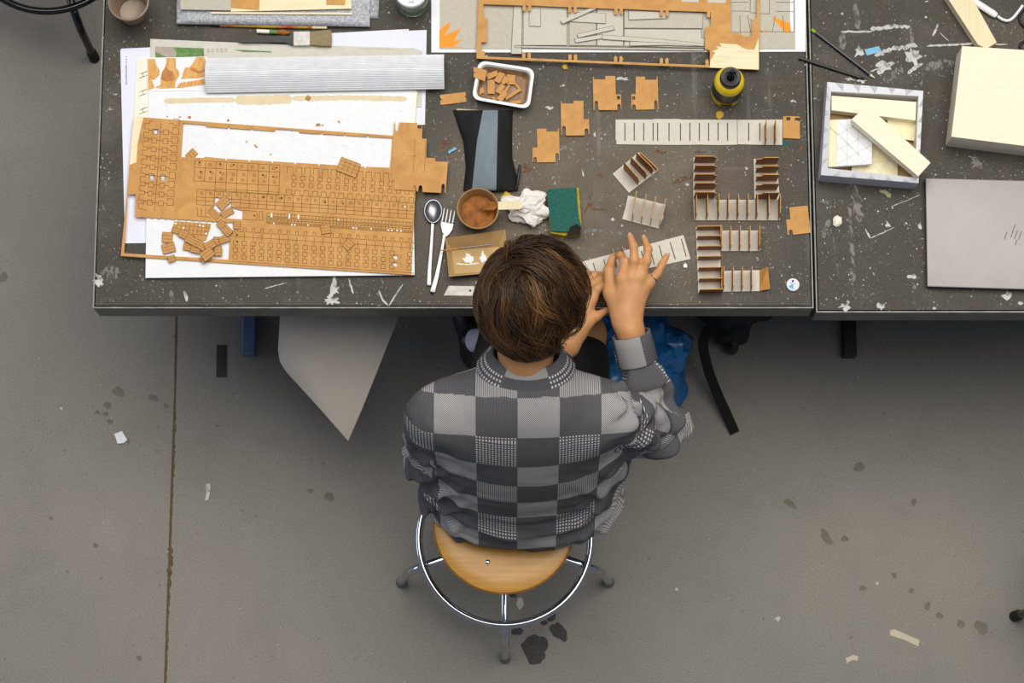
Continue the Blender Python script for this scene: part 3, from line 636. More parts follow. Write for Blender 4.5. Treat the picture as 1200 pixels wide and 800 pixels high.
tile(361, 114.6, 0, 4.6, 4.6, .6, zf + .0004, 'tiny brown plywood chip on the white board below the corrugated roll')
cp = ZP([(452, 95), (458, 95), (460, 168), (482, 172), (495, 97), (648, 102), (650, 148), (683, 152), (686, 120), (690, 120), (688, 235), (727, 237), (722, 398), (800, 402), (802, 430), (900, 434), (905, 415), (908, 440), (888, 697), (880, 697), (882, 630), (868, 618), (855, 630), (850, 697), (693, 690), (688, 640), (675, 632), (662, 640), (652, 685), (640, 685), (635, 640), (620, 632), (613, 680), (455, 668), (453, 600), (440, 585), (428, 600), (430, 480)], 400, 130, 7.273)
t = prism('notched_plywood', cp, zu, .003, M['mdf']); tag(t, 'stepped honey plywood panel with notched edges over the sheet corner', 'plywood panel')
bm = bmesh.new(); lines_bm(bm, [(tuple(a), tuple(b)) for a, b in zip(ZP([(630, 240), (720, 245), (555, 380)], 400, 130, 7.273), ZP([(612, 520), (708, 525), (640, 385)], 400, 130, 7.273))], zu + .003, .0006, .0001); put('scored_lines', fin(bm), M['char'], t)

# ------------------------------------------------------------------ top-left: cup, bubble wrap, boards, brushes, jar
cb = W(157, 15, TZ)
cup = thing('plastic_cup', (cb.x, cb.y, T0), 'empty beige plastic cup at the table corner', 'cup')
lathe('body', (cb.x, cb.y, T0), [(0, 0), (.031, 0), (.0325, .002), (.0425, .075), (.0455, .0765), (.046, .079), (.0435, .080), (.0415, .078), (.031, .005), (.029, .004), (0, .004)], M['beigecup'], cup)
def bumpy(name, px, z, th, mt, label, cat, seed):
    q = PX(px, z + th); bm = bmesh.new(); nx, ny = 110, 34; r = random.Random(seed); g = []
    for j in range(ny + 1):
        row = []
        for i in range(nx + 1):
            s, t_ = i / nx, j / ny; p = (q[0] * (1 - s) + q[1] * s) * (1 - t_) + (q[3] * (1 - s) + q[2] * s) * t_
            e = min(s, 1 - s, t_ * .5 + .02, (1 - t_)) * 12; hh = th * min(1, .35 + e)
            row.append(bm.verts.new((p.x, p.y, z + hh + .0022 * abs(math.sin(i * math.pi / 2.6)) * abs(math.sin(j * math.pi / 2.6)) + r.uniform(-.001, .001))))
        g.append(row)
    for j in range(ny):
        for i in range(nx): bm.faces.new((g[j][i], g[j][i + 1], g[j + 1][i + 1], g[j + 1][i]))
    ring = g[0] + [g[j][nx] for j in range(1, ny + 1)] + g[ny][::-1][1:] + [g[j][0] for j in range(ny - 1, 0, -1)]
    lo_ = [bm.verts.new((v.co.x, v.co.y, z)) for v in ring]; n = len(ring)
    for i in range(n): bm.faces.new((ring[i], ring[(i + 1) % n], lo_[(i + 1) % n], lo_[i]))
    bm.faces.new(lo_); return tag(put(name, fin(bm, True, 70), mt), label, cat)
bumpy('bubble_wrap', [(400, -40), (446, -40), (443, 21), (400, 21)], T0, .006, M['bubble'], 'narrow flap of silver bubble wrap sticking out under the larger one', 'bubble wrap', 3)
bumpy('bubble_wrap', [(207, -40), (434, -40), (433, 29.5), (206, 26.5)], T0 + .009, .012, M['bubble'], 'wide silver bubble wrap parcel with wooden boards lying on it', 'bubble wrap', 4)
zb = T0 + .0245
sheet('wooden_strip', [(247, 14), (412, 15), (414, 17), (247, 16)], zb, .002, 'bare', 'thin pale wood strip between bubble wrap and pale board', 'wood strip')
sheet('wooden_board', [(270, -40), (411, -40), (412, 10), (270, 13.6)], zb + .0022, .003, 'bare', 'pale plywood board with orange pieces in it, on bubble wrap', 'board')
sheet('chipboard_rectangle', [(211, -40), (271, -40), (271, 12.2), (211.5, 11)], zb + .0055, .002, 'chip', 'grey chipboard rectangle on the bubble wrap', 'chipboard')
for pp, l in (([(270.5, -30), (305, -30), (303.5, 11.4), (282, 9.5), (270.5, 8.5)], 'orange plywood piece lying on the pale board next to the grey chipboard'), ([(382, -30), (408, -30), (404, 5.3), (382.5, 5)], 'orange plywood piece lying near the far end of the pale board')): sheet('plywood_piece', pp, zb + .0056, .002, 'mdf', l, 'plywood piece')
# thin artist brush with stained handle
a, b = W(258, 29.5, T0 + .005), W(383, 32, T0 + .005)
t = thing('artist_brush', (a + b) / 2 - Vector((0, 0, .005)), 'long thin paint brush handle stained yellow and red beside bubble wrap', 'brush')
M['stickpaint'] = (lambda k: k.base(k.ramp(k.noise(30, 4, .6), [(.35, lin((176, 140, 60))), (.5, lin((196, 156, 40))), (.62, lin((190, 80, 36)))]), .5))(NT('paint_stained_wood'))
tube('handle', [a, a.lerp(b, .5), a.lerp(b, .86)], [.0035, .0048, .0045], M['stickpaint'], t)
tube('ferrule', [a.lerp(b, .862), b], .0045, M['bare'], t)
tube('tip', [a.lerp(b, -.12), a.lerp(b, -.06), a.lerp(b, -.001)], [.0012, .0042, .0036], M['blackcloth'], t)
a, b = W(301, 36.5, T0 + .006), W(340, 38.5, T0 + .006)
t = thing('round_brush', (a + b) / 2 - Vector((0, 0, .006)), 'short round brush with green band and brown bristles above flat brush', 'brush')
tube('handle', [a, a.lerp(b, .38)], .0048, M['creamcard'], t); tube('ferrule', [a.lerp(b, .382), a.lerp(b, .62)], .0052, M['green'], t)
tube('bristles', [a.lerp(b, .622), a.lerp(b, .8), b], [.0055, .0075, .003], M['mdf_edge'], t)
# flat brush
zb2 = T0 + .0065
t = thing('flat_brush', W(335, 45, zb2), 'flat paint brush with black handle, silver ferrule and pale bristles', 'brush')
prism('handle', [(278, 48), (290, 45), (310, 43), (330, 41.5), (338, 42), (343, 38.5), (344.5, 37.5), (344.5, 52), (341, 52), (335, 49.5), (320, 49), (300, 49.5), (284, 49.5)], zb2, .009, M['black'], t)
prism('ferrule', [(344, 37), (363, 36.8), (363, 52.5), (344, 53)], zb2 - .0005, .0115, M['blade'], t)
prism('bristles', [(363, 37.5), (380, 35.2), (388, 35), (388.5, 44), (388, 53.5), (376, 53.5), (363, 52)], zb2, .0105, M['bristle'], t)
# jar with printed lid
jb = W(483, 3, T0)
t = thing('glass_jar', (jb.x, jb.y, T0), 'round glass jar with white printed lid beside the bubble wrap', 'jar')
lathe('body', (jb.x, jb.y, T0), [(0, 0), (.031, 0), (.036, .004), (.037, .01), (.037, .05), (.034, .058), (.033, .06), (0, .06)], M['glass'], t)
lid = lathe('lid', (jb.x, jb.y, T0), [(0, .0601), (.0335, .0601), (.0355, .062), (.0355, .072), (.034, .0735), (0, .074)], M['plastic_white'], t)
zj = T0 + .0741
for s, dy, sz in (('CLAIR', .000, .011), ('MATE', -.0095, .012), ('LAVE', -.018, .006)):
    text_obj('print', s, (jb.x + .001, jb.y - .007 + dy, zj), sz, 0.0, M['navy'], lid)
bm = bmesh.new(); prism_bm(bm, [(jb.x + .010 * math.cos(k * .4) + .001, jb.y + .006 + .0045 * math.sin(k * .4)) for k in range(16)], zj - .0001, zj + .0001, [[(jb.x + .0075 * math.cos(k * .4) + .001, jb.y + .0062 + .003 * math.sin(k * .4)) for k in range(16)]]); put('print', fin(bm), M['navy'], lid)

# ------------------------------------------------------------------ grey chipboard pile with orange print and plywood frame
z = T0
o = sheet('white_sheet', [(505.5, -40), (944.5, -40), (944, 60.5), (830, 61), (505.5, 61.5)], z, .002, 'white', 'wide white sheet under the grey chipboard pile', 'paper'); z += .0022
ob = sheet('chipboard_sheet', [(515.5, -40), (931, -40), (932, 57), (720, 57.5), (515.5, 57)], z, .002, 'chip', 'wide grey chipboard sheet printed with an orange starburst', 'chipboard'); zc = z + .002
star = ZP([(82, 305), (82, 190), (110, 165), (155, 138), (142, 185), (112, 228), (222, 178), (186, 240), (176, 262), (232, 250), (190, 285), (172, 295), (255, 306)], 500, 0, 5.4545)
decals('orange_starburst', [star], zc, M['orange'], ob, .0001)
decals('orange_starburst', [ZP([(565, 170), (765, 240), (770, 330), (705, 330)], 840, 0, 8.89), ZP([(480, 300), (575, 330), (530, 332)], 840, 0, 8.89)], zc, M['orange'], ob, .0001)
decals('white_strip', [[(926, -30), (930, -30), (930, 37), (926, 37)]], zc, M['white'], ob, .0001)
bm = bmesh.new()
lines_bm(bm, [(a, b) for a, b in [((891, 16), (902, 16.4)), ((902, -10), (901.6, 16.2)), ((909, 2.6), (930, 2.8)), ((909, 13.3), (930, 13.5)), ((908.5, 18), (905, 37.5)), ((917.5, 18), (918.5, 37.5)), ((891, 37), (931, 37.4)), ((930.2, -10), (931, 37.4)), ((890.5, 35), (893, 38.5)), ((857, 2.6), (877, 2.5)), ((857, 13), (878.5, 13.2)), ((879.5, -10), (879, 15), (888, 15.5))[:2], ((879, 15), (888, 15.4)), ((867, 18), (867.5, 38)), ((876, 18), (879.5, 37)), ((878.5, 21.5), (881.5, 25)), ((857, 38), (882, 37.5))]], zc, .0012, .0002)
put('cut_slits', fin(bm), M['chipline'], ob)['kind'] = 'stuff'
z = zc + .0002
chips = [([(599, 63.2), (602, 6), (612, 6), (611.5, 63.2)], 'upright grey chipboard strip crossing the sheet edge left of the panels'),
         ([(603, 53.2), (825, 57), (825, 59.5), (603, 55.8)], 'long narrow chipboard strip along the bottom of the pile'),
         ([(613.2, 6), (664.5, 8), (664.5, 53), (613.2, 53)], 'square grey chipboard panel left of the diagonal strip'),
         ([(667, 8), (698.8, 9), (698.8, 53.4), (667, 53.2)], 'chipboard panel under the diagonal strips'),
         ([(699.6, 9), (730.5, 11), (730.5, 53.8), (699.6, 53.5)], 'chipboard panel right of the diagonal strip'),
         ([(731.6, 11), (824, 15), (823.5, 33.3), (731.5, 32.8)], 'wide chipboard panel beside the frame corner'),
         ([(731.6, 34), (821.6, 34.4), (822, 44.6), (826, 45), (826, 56.5), (731.6, 53.8)], 'wide chipboard panel at the bottom right of the pile')]
for i, (p, l) in enumerate(chips): sheet('chipboard_piece', p, z + .00012 * i, .0016, 'chip' if i % 2 else 'chip2', l, 'chipboard')
bm = bmesh.new()
for p, l in chips: lines_bm(bm, [(p[i], p[(i + 1) % len(p)]) for i in range(len(p))], z + .0024, .0009, .0001)
put('burnt_edges', fin(bm), M['chipline'], ob)['kind'] = 'stuff'
z += .0027
chips2 = [([(620.2, 10), (633.4, 10), (633.4, 31), (620.2, 30.5)], 'small upright chipboard tab on the square panel'),
          ([(666, 14), (710, 15.5), (709.6, 27.5), (666, 25)], 'short chipboard block behind the diagonal strip'),
          ([(736.8, 12.5), (782, 14), (782, 21.5), (737, 23.2)], 'small chipboard panel on the wide right panel'),
          ([(673.4, 45.5), (705.5, 40.2), (706, 45), (674.6, 50)], 'short slanted chipboard stick, lower of two'),
          ([(676.2, 40.2), (718.5, 30), (720.6, 34.4), (678, 44.2)], 'short slanted chipboard stick, upper of two'),
          ([(705.6, 40.8), (760, 44.5), (825, 51), (825, 54), (760, 49.5), (706, 45.8)], 'long slightly bent chipboard stick pointing to the frame'),
          ([(738, 48.5), (780, 50.2), (825, 54.6), (780, 52.8), (738.5, 53.6)], 'thin wedge-shaped chipboard offcut under the long stick')]
for i, (p, l) in enumerate(chips2):
    t = sheet('chipboard_piece', p, z + .0004 * i, .0016, 'chip2', l, 'chipboard')
    bm = bmesh.new(); lines_bm(bm, [(p[k], p[(k + 1) % len(p)]) for k in range(len(p))], z + .0004 * i + .0016, .0008, .00015); put('burnt_edge', fin(bm), M['chipline'], t)
t = sheet('chipboard_piece', [(656.5, 24.5), (694, 8.5), (700, 10), (659.5, 28)], z + .0045, .0016, 'chip2', 'slanted chipboard strip poking out from under the plywood frame', 'chipboard')
bm = bmesh.new(); p = [(656.5, 24.5), (659.5, 28), (700, 10)]; lines_bm(bm, list(zip(p, p[1:])), z + .0061, .001, .00015); put('burnt_edge', fin(bm), M['chipline'], t)
zF = z + .0066
fr = thing('pegged_plywood', (W(720, 40, zF).x, W(720, 40, zF).y, zF), 'large honey plywood frame with paired pegs over grey chipboard', 'plywood frame')
def peg(x, yb, h, w=1.9): 
    s = 1 if h > 0 else -1; return [(x - w, yb), (x - w, yb - h + s * 1.4), (x - w * .5, yb - h), (x + w * .5, yb - h), (x + w, yb - h + s * 1.4), (x + w, yb)]
hA = [(566.4, 4.8)]
topy = lambda x: 4.7 + (x - 572) * .0372
for c in (617.5, 671, 725, 778.5):
    for d in (-3.2, 3.2): hA += peg(c + d, topy(c), -6.6)
hA += peg(830.5, 13.8, -6.6, 2) + [(833.4, 14.6), (833, 31.2), (826.4, 31.6), (826.2, 57.2), (832, 59.2), (831.8, 76.6)]
boty = lambda x: 66 + (x - 563.5) * .0397
hA += peg(828.6, 76.4, 6.8, 1.9)[::-1]
for c in (778.3, 724.5, 671.2, 617):
    for d in (3.2, -3.2): hA += peg(c + d, boty(c), 6.6)[::-1]
hA += peg(566.2, 66.2, 6.6, 1.9)[::-1][:-1] + [(564, 60), (564, 49.6), (570.6, 49.2), (571, 21.2), (566.4, 20.6)]
hB = [(856.5, -30), (856.5, 38.4), (869.5, 39), (870, 42.5), (880.6, 42.5), (882, 22.6), (887, 22), (887, -30)]
prism('frame', [(562, -40), (890.8, -40), (890.2, 20), (889.4, 81.8), (831, 79.2), (720, 74.8), (558.3, 68.6)], zF, .003, M['mdf'], fr, [hA, hB])
bp = [(832, 79), (832.5, 71), (838, 62), (835, 60), (842, 57), (839, 54), (846, 55), (843, 50.5), (856, 51.5), (864, 52), (870, 56), (876, 58), (884, 58), (887, 50), (889, 44), (889.2, 81.4)]
prism('bare_patch', bp, zF + .003, .0002, M['bare'], fr)
decals('brush_marks', [stroke_px([(845, 55), (862, 56)], 1, .5), stroke_px([(838, 66), (858, 67)], .8, .5), stroke_px([(836, 73), (850, 72)], .8, .5), stroke_px([(860, 60), (882, 61)], .8, .5)], zF + .0032, M['stain'], fr, .0001)
decals('pale_window', [[(798, -10), (819, -10), (819, 2.6), (799, 2.2)], [(829, -10), (851, -10), (850.5, 3.4), (829.5, 3)]], zF + .003, M['chip2'], fr, .0002)

# ------------------------------------------------------------------ notched plywood pieces
PA = [(97, 458), (177, 458), (177, 480), (268, 480), (272, 455), (279, 455), (285, 718), (280, 718), (277, 665), (262, 655), (250, 665), (250, 730), (98, 732), (98, 695), (82, 688), (70, 695), (70, 728), (63, 728), (62, 612), (103, 610)]
PB = [(293, 232), (300, 232), (303, 252), (397, 252), (397, 230), (478, 230), (480, 380), (517, 380), (519, 372), (523, 372), (527, 505), (522, 505), (515, 462), (500, 455), (488, 465), (488, 511), (343, 513), (335, 508), (333, 445), (318, 432), (305, 445), (303, 510), (297, 510)]
PC = [(555, 35), (563, 35), (565, 55), (657, 55), (657, 28), (738, 28), (743, 178), (785, 178), (788, 298), (782, 298), (780, 262), (766, 255), (755, 265), (755, 305), (600, 305), (597, 240), (582, 228), (570, 240), (568, 305), (560, 305)]
PD = [(905, 33), (980, 33), (980, 58), (1075, 58), (1077, 33), (1083, 33), (1090, 300), (1085, 300), (1080, 235), (1067, 223), (1055, 235), (1055, 300), (907, 303), (905, 270), (888, 258), (875, 270), (873, 300), (868, 300), (868, 175), (903, 180)]
HC = [(752, 192), (777, 192), (777, 220), (752, 220)]; HD = [(875, 195), (900, 195), (900, 222), (875, 222)]
s_ = 6.959
sheet('plywood_piece', ZP(PA, 615, 85, s_), T0, .0032, 'mdf', 'notched plywood piece nearest the green sponge, step at its left', 'plywood piece')
sheet('plywood_piece', ZP(PB, 615, 85, s_), T0, .006, 'mdf', 'notched plywood piece, doubled, between the sponge and the windowed pair', 'plywood piece')
sheet('plywood_piece', ZP(PC, 615, 85, s_), T0, .006, 'mdf', 'notched plywood piece with a tiny window on its right side', 'plywood piece', None, [ZP(HC, 615, 85, s_)])
sheet('plywood_piece', ZP(PD, 615, 85, s_), T0, .0032, 'mdf', 'notched plywood piece with a tiny window on its left side', 'plywood piece', None, [ZP(HD, 615, 85, s_)])
sheet('plywood_piece', ZP([(100, 252), (185, 243), (200, 370), (118, 380), (115, 360), (103, 355), (97, 362), (98, 382), (92, 380), (85, 310), (105, 308)], 900, 180, 4), T0, .0032, 'mdf', 'plywood piece with one notch by the seam between the tables', 'plywood piece')
sheet('plywood_piece', ZP([(85, 607), (248, 587), (250, 613), (240, 618), (250, 622), (256, 650), (92, 671), (86, 668), (88, 640), (103, 634), (88, 630)], 500, 0, 5.4545), T0, .0032, 'mdf', 'small plywood strip with end notches beside the corrugated roll', 'plywood piece')
sheet('plywood_piece', ZP([(1057, 33), (1130, 32), (1160, 35), (1160, 42), (1132, 42), (1126, 48), (1132, 58), (1160, 62), (1160, 170), (1057, 165)], 715, 130, 5.217), T0, .004, 'mdf', 'plywood piece with a square hole at the end of the slotted strip', 'plywood piece', None, [ZP([(1077, 38), (1102, 38), (1102, 58), (1077, 58)], 715, 130, 5.217)])

# ------------------------------------------------------------------ white plastic tray with plywood offcuts
tq = [(561, 70.5), (627, 80.5), (620.5, 128), (552.5, 116)]              # rim corners at rim height
TRZ = .030; zr = T0 + TRZ
def rrect(q, z, r, k=6, ins=0.):
    P = PX(q, z); c = sum(P, Vector()) / 4; out = []
    for i in range(4):
        p = P[i]; a = (P[i - 1] - p).normalized(); b = (P[(i + 1) % 4] - p).normalized(); p = p + (a + b) * ins
        for j in range(k + 1):
            t = j / k; out.append((1 - t) ** 2 * (p + a * r) + 2 * t * (1 - t) * p + t * t * (p + b * r))
    return out
tray = thing('plastic_tray', (W(590, 103, T0).x, W(590, 103, T0).y, T0), 'rounded white plastic tray smeared with glue and holding plywood offcuts', 'tray')
def loft(name, rings, mt, parent, close_last=True, ang=50):
    bm = bmesh.new(); R = [[bm.verts.new(p) for p in r] for r in rings]; n = len(R[0])
    for a, b in zip(R, R[1:]):
        for i in range(n): bm.faces.new((a[i], a[(i + 1) % n], b[(i + 1) % n], b[i]))
    if close_last: bm.faces.new(R[-1])
    return put(name, fin(bm, True, ang), mt, parent)
def dropz(r, z): return [Vector((p.x, p.y, z)) for p in r]
R0 = dropz(rrect(tq, zr, .016, 6, .006), T0); Rr = rrect(tq, zr, .020, 6, 0)
loft('body', [dropz(rrect(tq, zr, .016, 6, .010), T0 + .0003)] + [R0[:0] or dropz(rrect(tq, zr, .016, 6, .007), T0 + .004), dropz(rrect(tq, zr, .02, 6, .001), zr - .004), Rr, dropz(rrect(tq, zr, .019, 6, .003), zr + .0012), dropz(rrect(tq, zr, .017, 6, .0065), zr + .0004), dropz(rrect(tq, zr, .016, 6, .0085), zr - .004), dropz(rrect(tq, zr, .014, 6, .014), T0 + .006), dropz(rrect(tq, zr, .013, 6, .017), T0 + .0035)], M['plastic_white'], tray)
def inset_ring(ins, z, r, up=.0004): return dropz(rrect(tq, zr, r, 6, ins + up), z)
loft('glue_residue', [inset_ring(.0088, zr - .006, .016), inset_ring(.0142, T0 + .0065, .014), inset_ring(.0172, T0 + .0042, .013)], M['gluebrown'], tray)
off = [([(555, 78), (557, 79), (561, 79.5), (570.5, 82.5), (568, 95), (558, 91.5), (555, 90), (555, 86), (557.5, 85.5), (555, 84)], .0305, 'plywood offcut with notches hanging over the tray corner'),
       ([(570, 87), (582, 82.5), (584, 88), (572, 93)], .014, 0), ([(585, 84), (592, 86.5), (585.5, 97.5), (578.5, 94.5)], .012, 0), ([(592, 88), (597, 95), (590, 99), (587, 96)], .013, 0), ([(594, 87), (604, 88), (603.5, 99), (594, 98.5)], .010, 0),
       ([(571, 94), (580, 93), (579.5, 110), (571.5, 109.5)], .010, 0), ([(587, 97.5), (592, 101), (586, 110), (580.5, 107)], .014, 0), ([(590, 105), (595, 110), (588, 119), (582, 115.5)], .016, 0), ([(596, 99), (598, 100), (592, 111), (589, 108)], .009, 0), ([(611, 106), (593, 117), (592, 114), (609, 103)], .010, 0), ([(597, 119), (611, 117), (610, 121), (599, 122)], .007, 0), ([(577, 113), (582, 116), (580, 117.5), (576, 115)], .007, 0), ([(604, 96), (612, 106), (610, 107.5), (602.5, 98)], .008, 0), ([(560.5, 104), (566, 102), (568, 108), (562, 111)], .0075, 0), ([(564, 115), (580, 117.5), (576, 120), (570, 118)], .006, 0)]
for p, hz, l in off: sheet('plywood_offcut', p, T0 + hz, .002, 'mdf', l or 'small rectangular plywood offcut in the white tray', 'offcut', None if l else 'plywood offcuts in the white tray')
# ------------------------------------------------------------------ pencil case
def pencil_case():
    z = T0; ol = [(531, 131), (567, 131), (583, 127.5), (601, 130), (600, 160), (600.5, 185), (606, 208), (607, 223), (590, 224), (560, 222), (543, 222), (546, 195), (543, 165), (537, 148)]
    t = thing('pencil_case', W(570, 180, z), 'black nylon pencil case with a grey centre panel', 'pencil case')
    def grid(u0f, u1f, mt, name, lift, hmax, nx):
        bm = bmesh.new(); ny = 30; g = []
        for j in range(ny + 1):
            s = j / ny; v = 129 + s * 94; xl = np.interp(v, [129, 148, 165, 195, 222], [531, 537, 543, 546, 543]); xr = np.interp(v, [129, 160, 185, 208, 222], [601, 600, 600.5, 606, 607])
            a, b = u0f(v, xl, xr), u1f(v, xl, xr); row = []
            for i in range(nx + 1):
                u = a + (b - a) * i / nx; q = (u - xl) / (xr - xl); e = max(0, min(1, math.sin(math.pi * q))) ** .6 * max(.0, math.sin(math.pi * (.04 + .92 * s))) ** .45
                zz = z + .004 + hmax * e + lift + .0015 * math.sin(u * .35 + v * .11) * e
                p = W(u, v, zz); row.append(bm.verts.new(p))
            g.append(row)
        for j in range(ny):
            for i in range(nx): bm.faces.new((g[j][i], g[j + 1][i], g[j + 1][i + 1], g[j][i + 1]))
        ring = g[0] + [g[j][nx] for j in range(1, ny + 1)] + g[ny][::-1][1:] + [g[j][0] for j in range(ny - 1, 0, -1)]
        zl = [bm.verts.new((v.co.x, v.co.y, z if not lift else v.co.z - .001)) for v in ring]; n = len(ring)
        for i in range(n): bm.faces.new((ring[i], ring[(i + 1) % n], zl[(i + 1) % n], zl[i]))
        if not lift: bm.faces.new(zl)
        return put(name, fin(bm, True, 60), mt, t)
    grid(lambda v, l, r: l, lambda v, l, r: r, M['blackcloth'], 'body', 0, .036, 22)
    grid(lambda v, l, r: np.interp(v, [129, 165, 223], [566, 559, 553]), lambda v, l, r: np.interp(v, [129, 223], [583.5, 581.5]), M['greycloth'], 'grey_panel', .0006, .036, 10)
    tube('zip_pull', smooth_path([W(604, 222, z + .012), W(606.5, 214, z + .016), W(607.5, 205, z + .018), W(609.5, 193, z + .017)], 4), .0034, M['black'], t, 8, .5)
pencil_case()
sheet('printed_card', [(535.5, 127.2), (562.5, 129), (562, 131.5), (535, 131)], T0, .003, 'tapebeige', 'thin beige printed card peeking out above the pencil case', 'card')
tx = [stroke_px([(537 + i * 3, 129.3 + i * .18), (538.6 + i * 3, 129.4 + i * .18)], .8, .3) for i in range(8)]
decals('print', tx, T0 + .003, M['chipline'], [x for x in C.objects if x.name.startswith('printed_card')][-1], .0001)
bm = bmesh.new(); prism_bm(bm, PX([(525, 177.5), (527.5, 175.6), (531, 174), (534, 172.4), (535.2, 174.5), (532, 176.6), (528.5, 178), (527, 180), (525.6, 179.4)], T0 + .004), T0, T0 + .004)
tag(put('plastic_bit', fin(bm), M['bluepaint']), 'tiny light blue plastic bit on the table by the plywood panel', 'bit')
# ------------------------------------------------------------------ spoon and fork
def metal_strip(name, path, wd, th, zfun, mt, parent):
    """flat bar along photograph points with width per point and height per point"""
    P = smooth_path([(a, b, 0) for a, b in path], 6); n = len(P); ws = np.interp(np.linspace(0, 1, n), np.linspace(0, 1, len(wd)), wd); bm = bmesh.new(); rings = []
    for i, p in enumerate(P):
        s = i / (n - 1); c = W(p.x, p.y, TZ + zfun(s)); q = W(P[min(i + 1, n - 1)].x, P[min(i + 1, n - 1)].y, c.z); o_ = W(P[max(i - 1, 0)].x, P[max(i - 1, 0)].y, c.z)
        d = (q - o_).normalized(); nn = Vector((-d.y, d.x, 0)) * ws[i] / 2; up = Vector((0, 0, th))
        rings.append([bm.verts.new(v) for v in (c - nn, c - nn * .8 + up, c + nn * .8 + up, c + nn, c + nn * .8, c - nn * .8)])
    for a, b in zip(rings, rings[1:]):
        for k in range(6): bm.faces.new((a[k], a[(k + 1) % 6], b[(k + 1) % 6], b[k]))
    bm.faces.new(rings[0]); bm.faces.new(rings[-1][::-1]); return put(name, fin(bm, True, 40), mt, parent)
t = thing('spoon', W(505, 285, TZ), 'stainless steel spoon lying beside the fork', 'spoon')
metal_strip('handle', [(507, 262), (506.3, 275), (505, 295), (503.5, 315), (502.8, 333), (502.8, 335)], [.008, .007, .0075, .0095, .011, .008], .0016, lambda s: .006 * (1 - s) ** 2 + .003 * math.sin(math.pi * s) + .0012, M['steel'], t)
bm = bmesh.new(); nA, nR = 28, 7; c = (507.5, 247.5); rings = []
for j in range(nR + 1):
    f = j / nR; row = []
    for k in range(nA):
        a = 2 * math.pi * k / nA; ru = 10.8 * (1 - .12 * max(0, math.sin(a))); u = c[0] + math.cos(a) * ru * f; v = c[1] + math.sin(a) * 14.5 * f
        row.append((u, v, TZ + .0008 + .0075 * f ** 2))
    rings.append(row)
for sgn in (0, 1):
    vv = [[bm.verts.new(W(u, v, zz + (.0012 if sgn else 0))) for u, v, zz in r] for r in rings[1:]]; cc = bm.verts.new(W(*c, TZ + .0008 + (.0012 if sgn else 0)))
    for k in range(nA): bm.faces.new((cc, vv[0][k], vv[0][(k + 1) % nA]))
    for a, b in zip(vv, vv[1:]):
        for k in range(nA): bm.faces.new((a[k], b[k], b[(k + 1) % nA], a[(k + 1) % nA]))
    if sgn: 
        for k in range(nA): bm.faces.new((prev[k], vv[-1][k], vv[-1][(k + 1) % nA], prev[(k + 1) % nA]))
    prev = vv[-1]
put('bowl', fin(bm, True), M['steel'], t)
t = thing('fork', W(518, 295, TZ), 'stainless steel fork lying beside the paper cup', 'fork')
metal_strip('handle', [(520.8, 275), (519.3, 285), (516, 303), (511.5, 325), (507, 341), (506.5, 343)], [.008, .0065, .008, .011, .013, .011], .0016, lambda s: .006 * (1 - s) ** 2 + .003 * math.sin(math.pi * s) + .0012, M['steel'], t)
bm = bmesh.new(); prism_bm(bm, PX([(521.8, 277), (518.5, 272), (516.6, 264), (516.8, 259.5), (531.5, 262.5), (530, 269), (526.5, 274), (523, 277)], TZ + .008), lambda x, y: TZ + .0062, lambda x, y: TZ + .0080); put('neck', fin(bm), M['steel'], t)
for i in range(4):
    u0, v0 = 517.9 + i * 4.05, 260 + i * .8; metal_strip('tine', [(u0, v0), (u0 + 1.4, v0 - 7), (u0 + 2.9, v0 - 16 + i * .2)], [.0042, .0034, .0022], .0016, lambda s: .0063 - .004 * s, M['steel'], t)
# ------------------------------------------------------------------ paper cup with stain and stirring stick
cc = W(560.5, 251, T0); hc = .052
t = thing('paper_cup', (cc.x, cc.y, T0), 'short brown paper cup half full of amber wood stain', 'cup')
lathe('body', (cc.x, cc.y, T0), [(0, .0), (.036, 0), (.0375, .002), (.0445, hc - .003), (.0468, hc - .002), (.0472, hc), (.0462, hc + .0012), (.0445, hc + .0004), (.0428, hc - .004), (.0372, .006), (0, .006)], M['kraft'], t)
bm = bmesh.new(); lathe_bm(bm, (cc.x, cc.y, T0 + .022), [(0, .0)] + [(r * .0385, .0004 * math.sin(r * 9)) for r in (.15, .3, .45, .6, .75, .9, 1.)], 40)
for v in bm.verts: v.co.z += .0012 * math.sin(v.co.x * 170 + 1) * math.cos(v.co.y * 140 + .5)
put('wood_stain', fin(bm, True), M['glaze'], t)
st0, st1 = W(566, 241.5, T0 + .0475), W(613, 240.5, T0 + .062)
t = thing('stirring_stick', W(590, 241, T0 + .05), 'flat wooden stirring stick resting across the paper cup', 'stick')
def flatbar(name, a, b, w, th, mt, parent, k=10, rnd=True):
    d = (b - a); L = d.length; d.normalize(); n = Vector((-d.y, d.x, 0)).normalized(); up = n.cross(d) * -1; up = d.cross(n); bm = bmesh.new()
    ol = [(0, -w / 2), (L - w / 2, -w / 2)] + [(L - w / 2 + w / 2 * math.sin(i * math.pi / k), -w / 2 * math.cos(i * math.pi / k)) for i in range(1, k)] + [(L - w / 2, w / 2), (0, w / 2)]
    lo_ = [bm.verts.new(a + d * x + n * y) for x, y in ol]; hi_ = [bm.verts.new(a + d * x + n * y + up * th) for x, y in ol]
    bm.faces.new(hi_); bm.faces.new(lo_[::-1]); m = len(ol)
    for i in range(m): bm.faces.new((lo_[i], lo_[(i + 1) % m], hi_[(i + 1) % m], hi_[i]))
    return put(name, fin(bm), mt, parent)
flatbar('stick', st0.lerp(st1, .38), st1, .0185, .0018, M['balsa'], t)
flatbar('stained_end', st0.lerp(st1, -.0), st0.lerp(st1, .379) , .0185, .002, M['glaze'], t, 3)
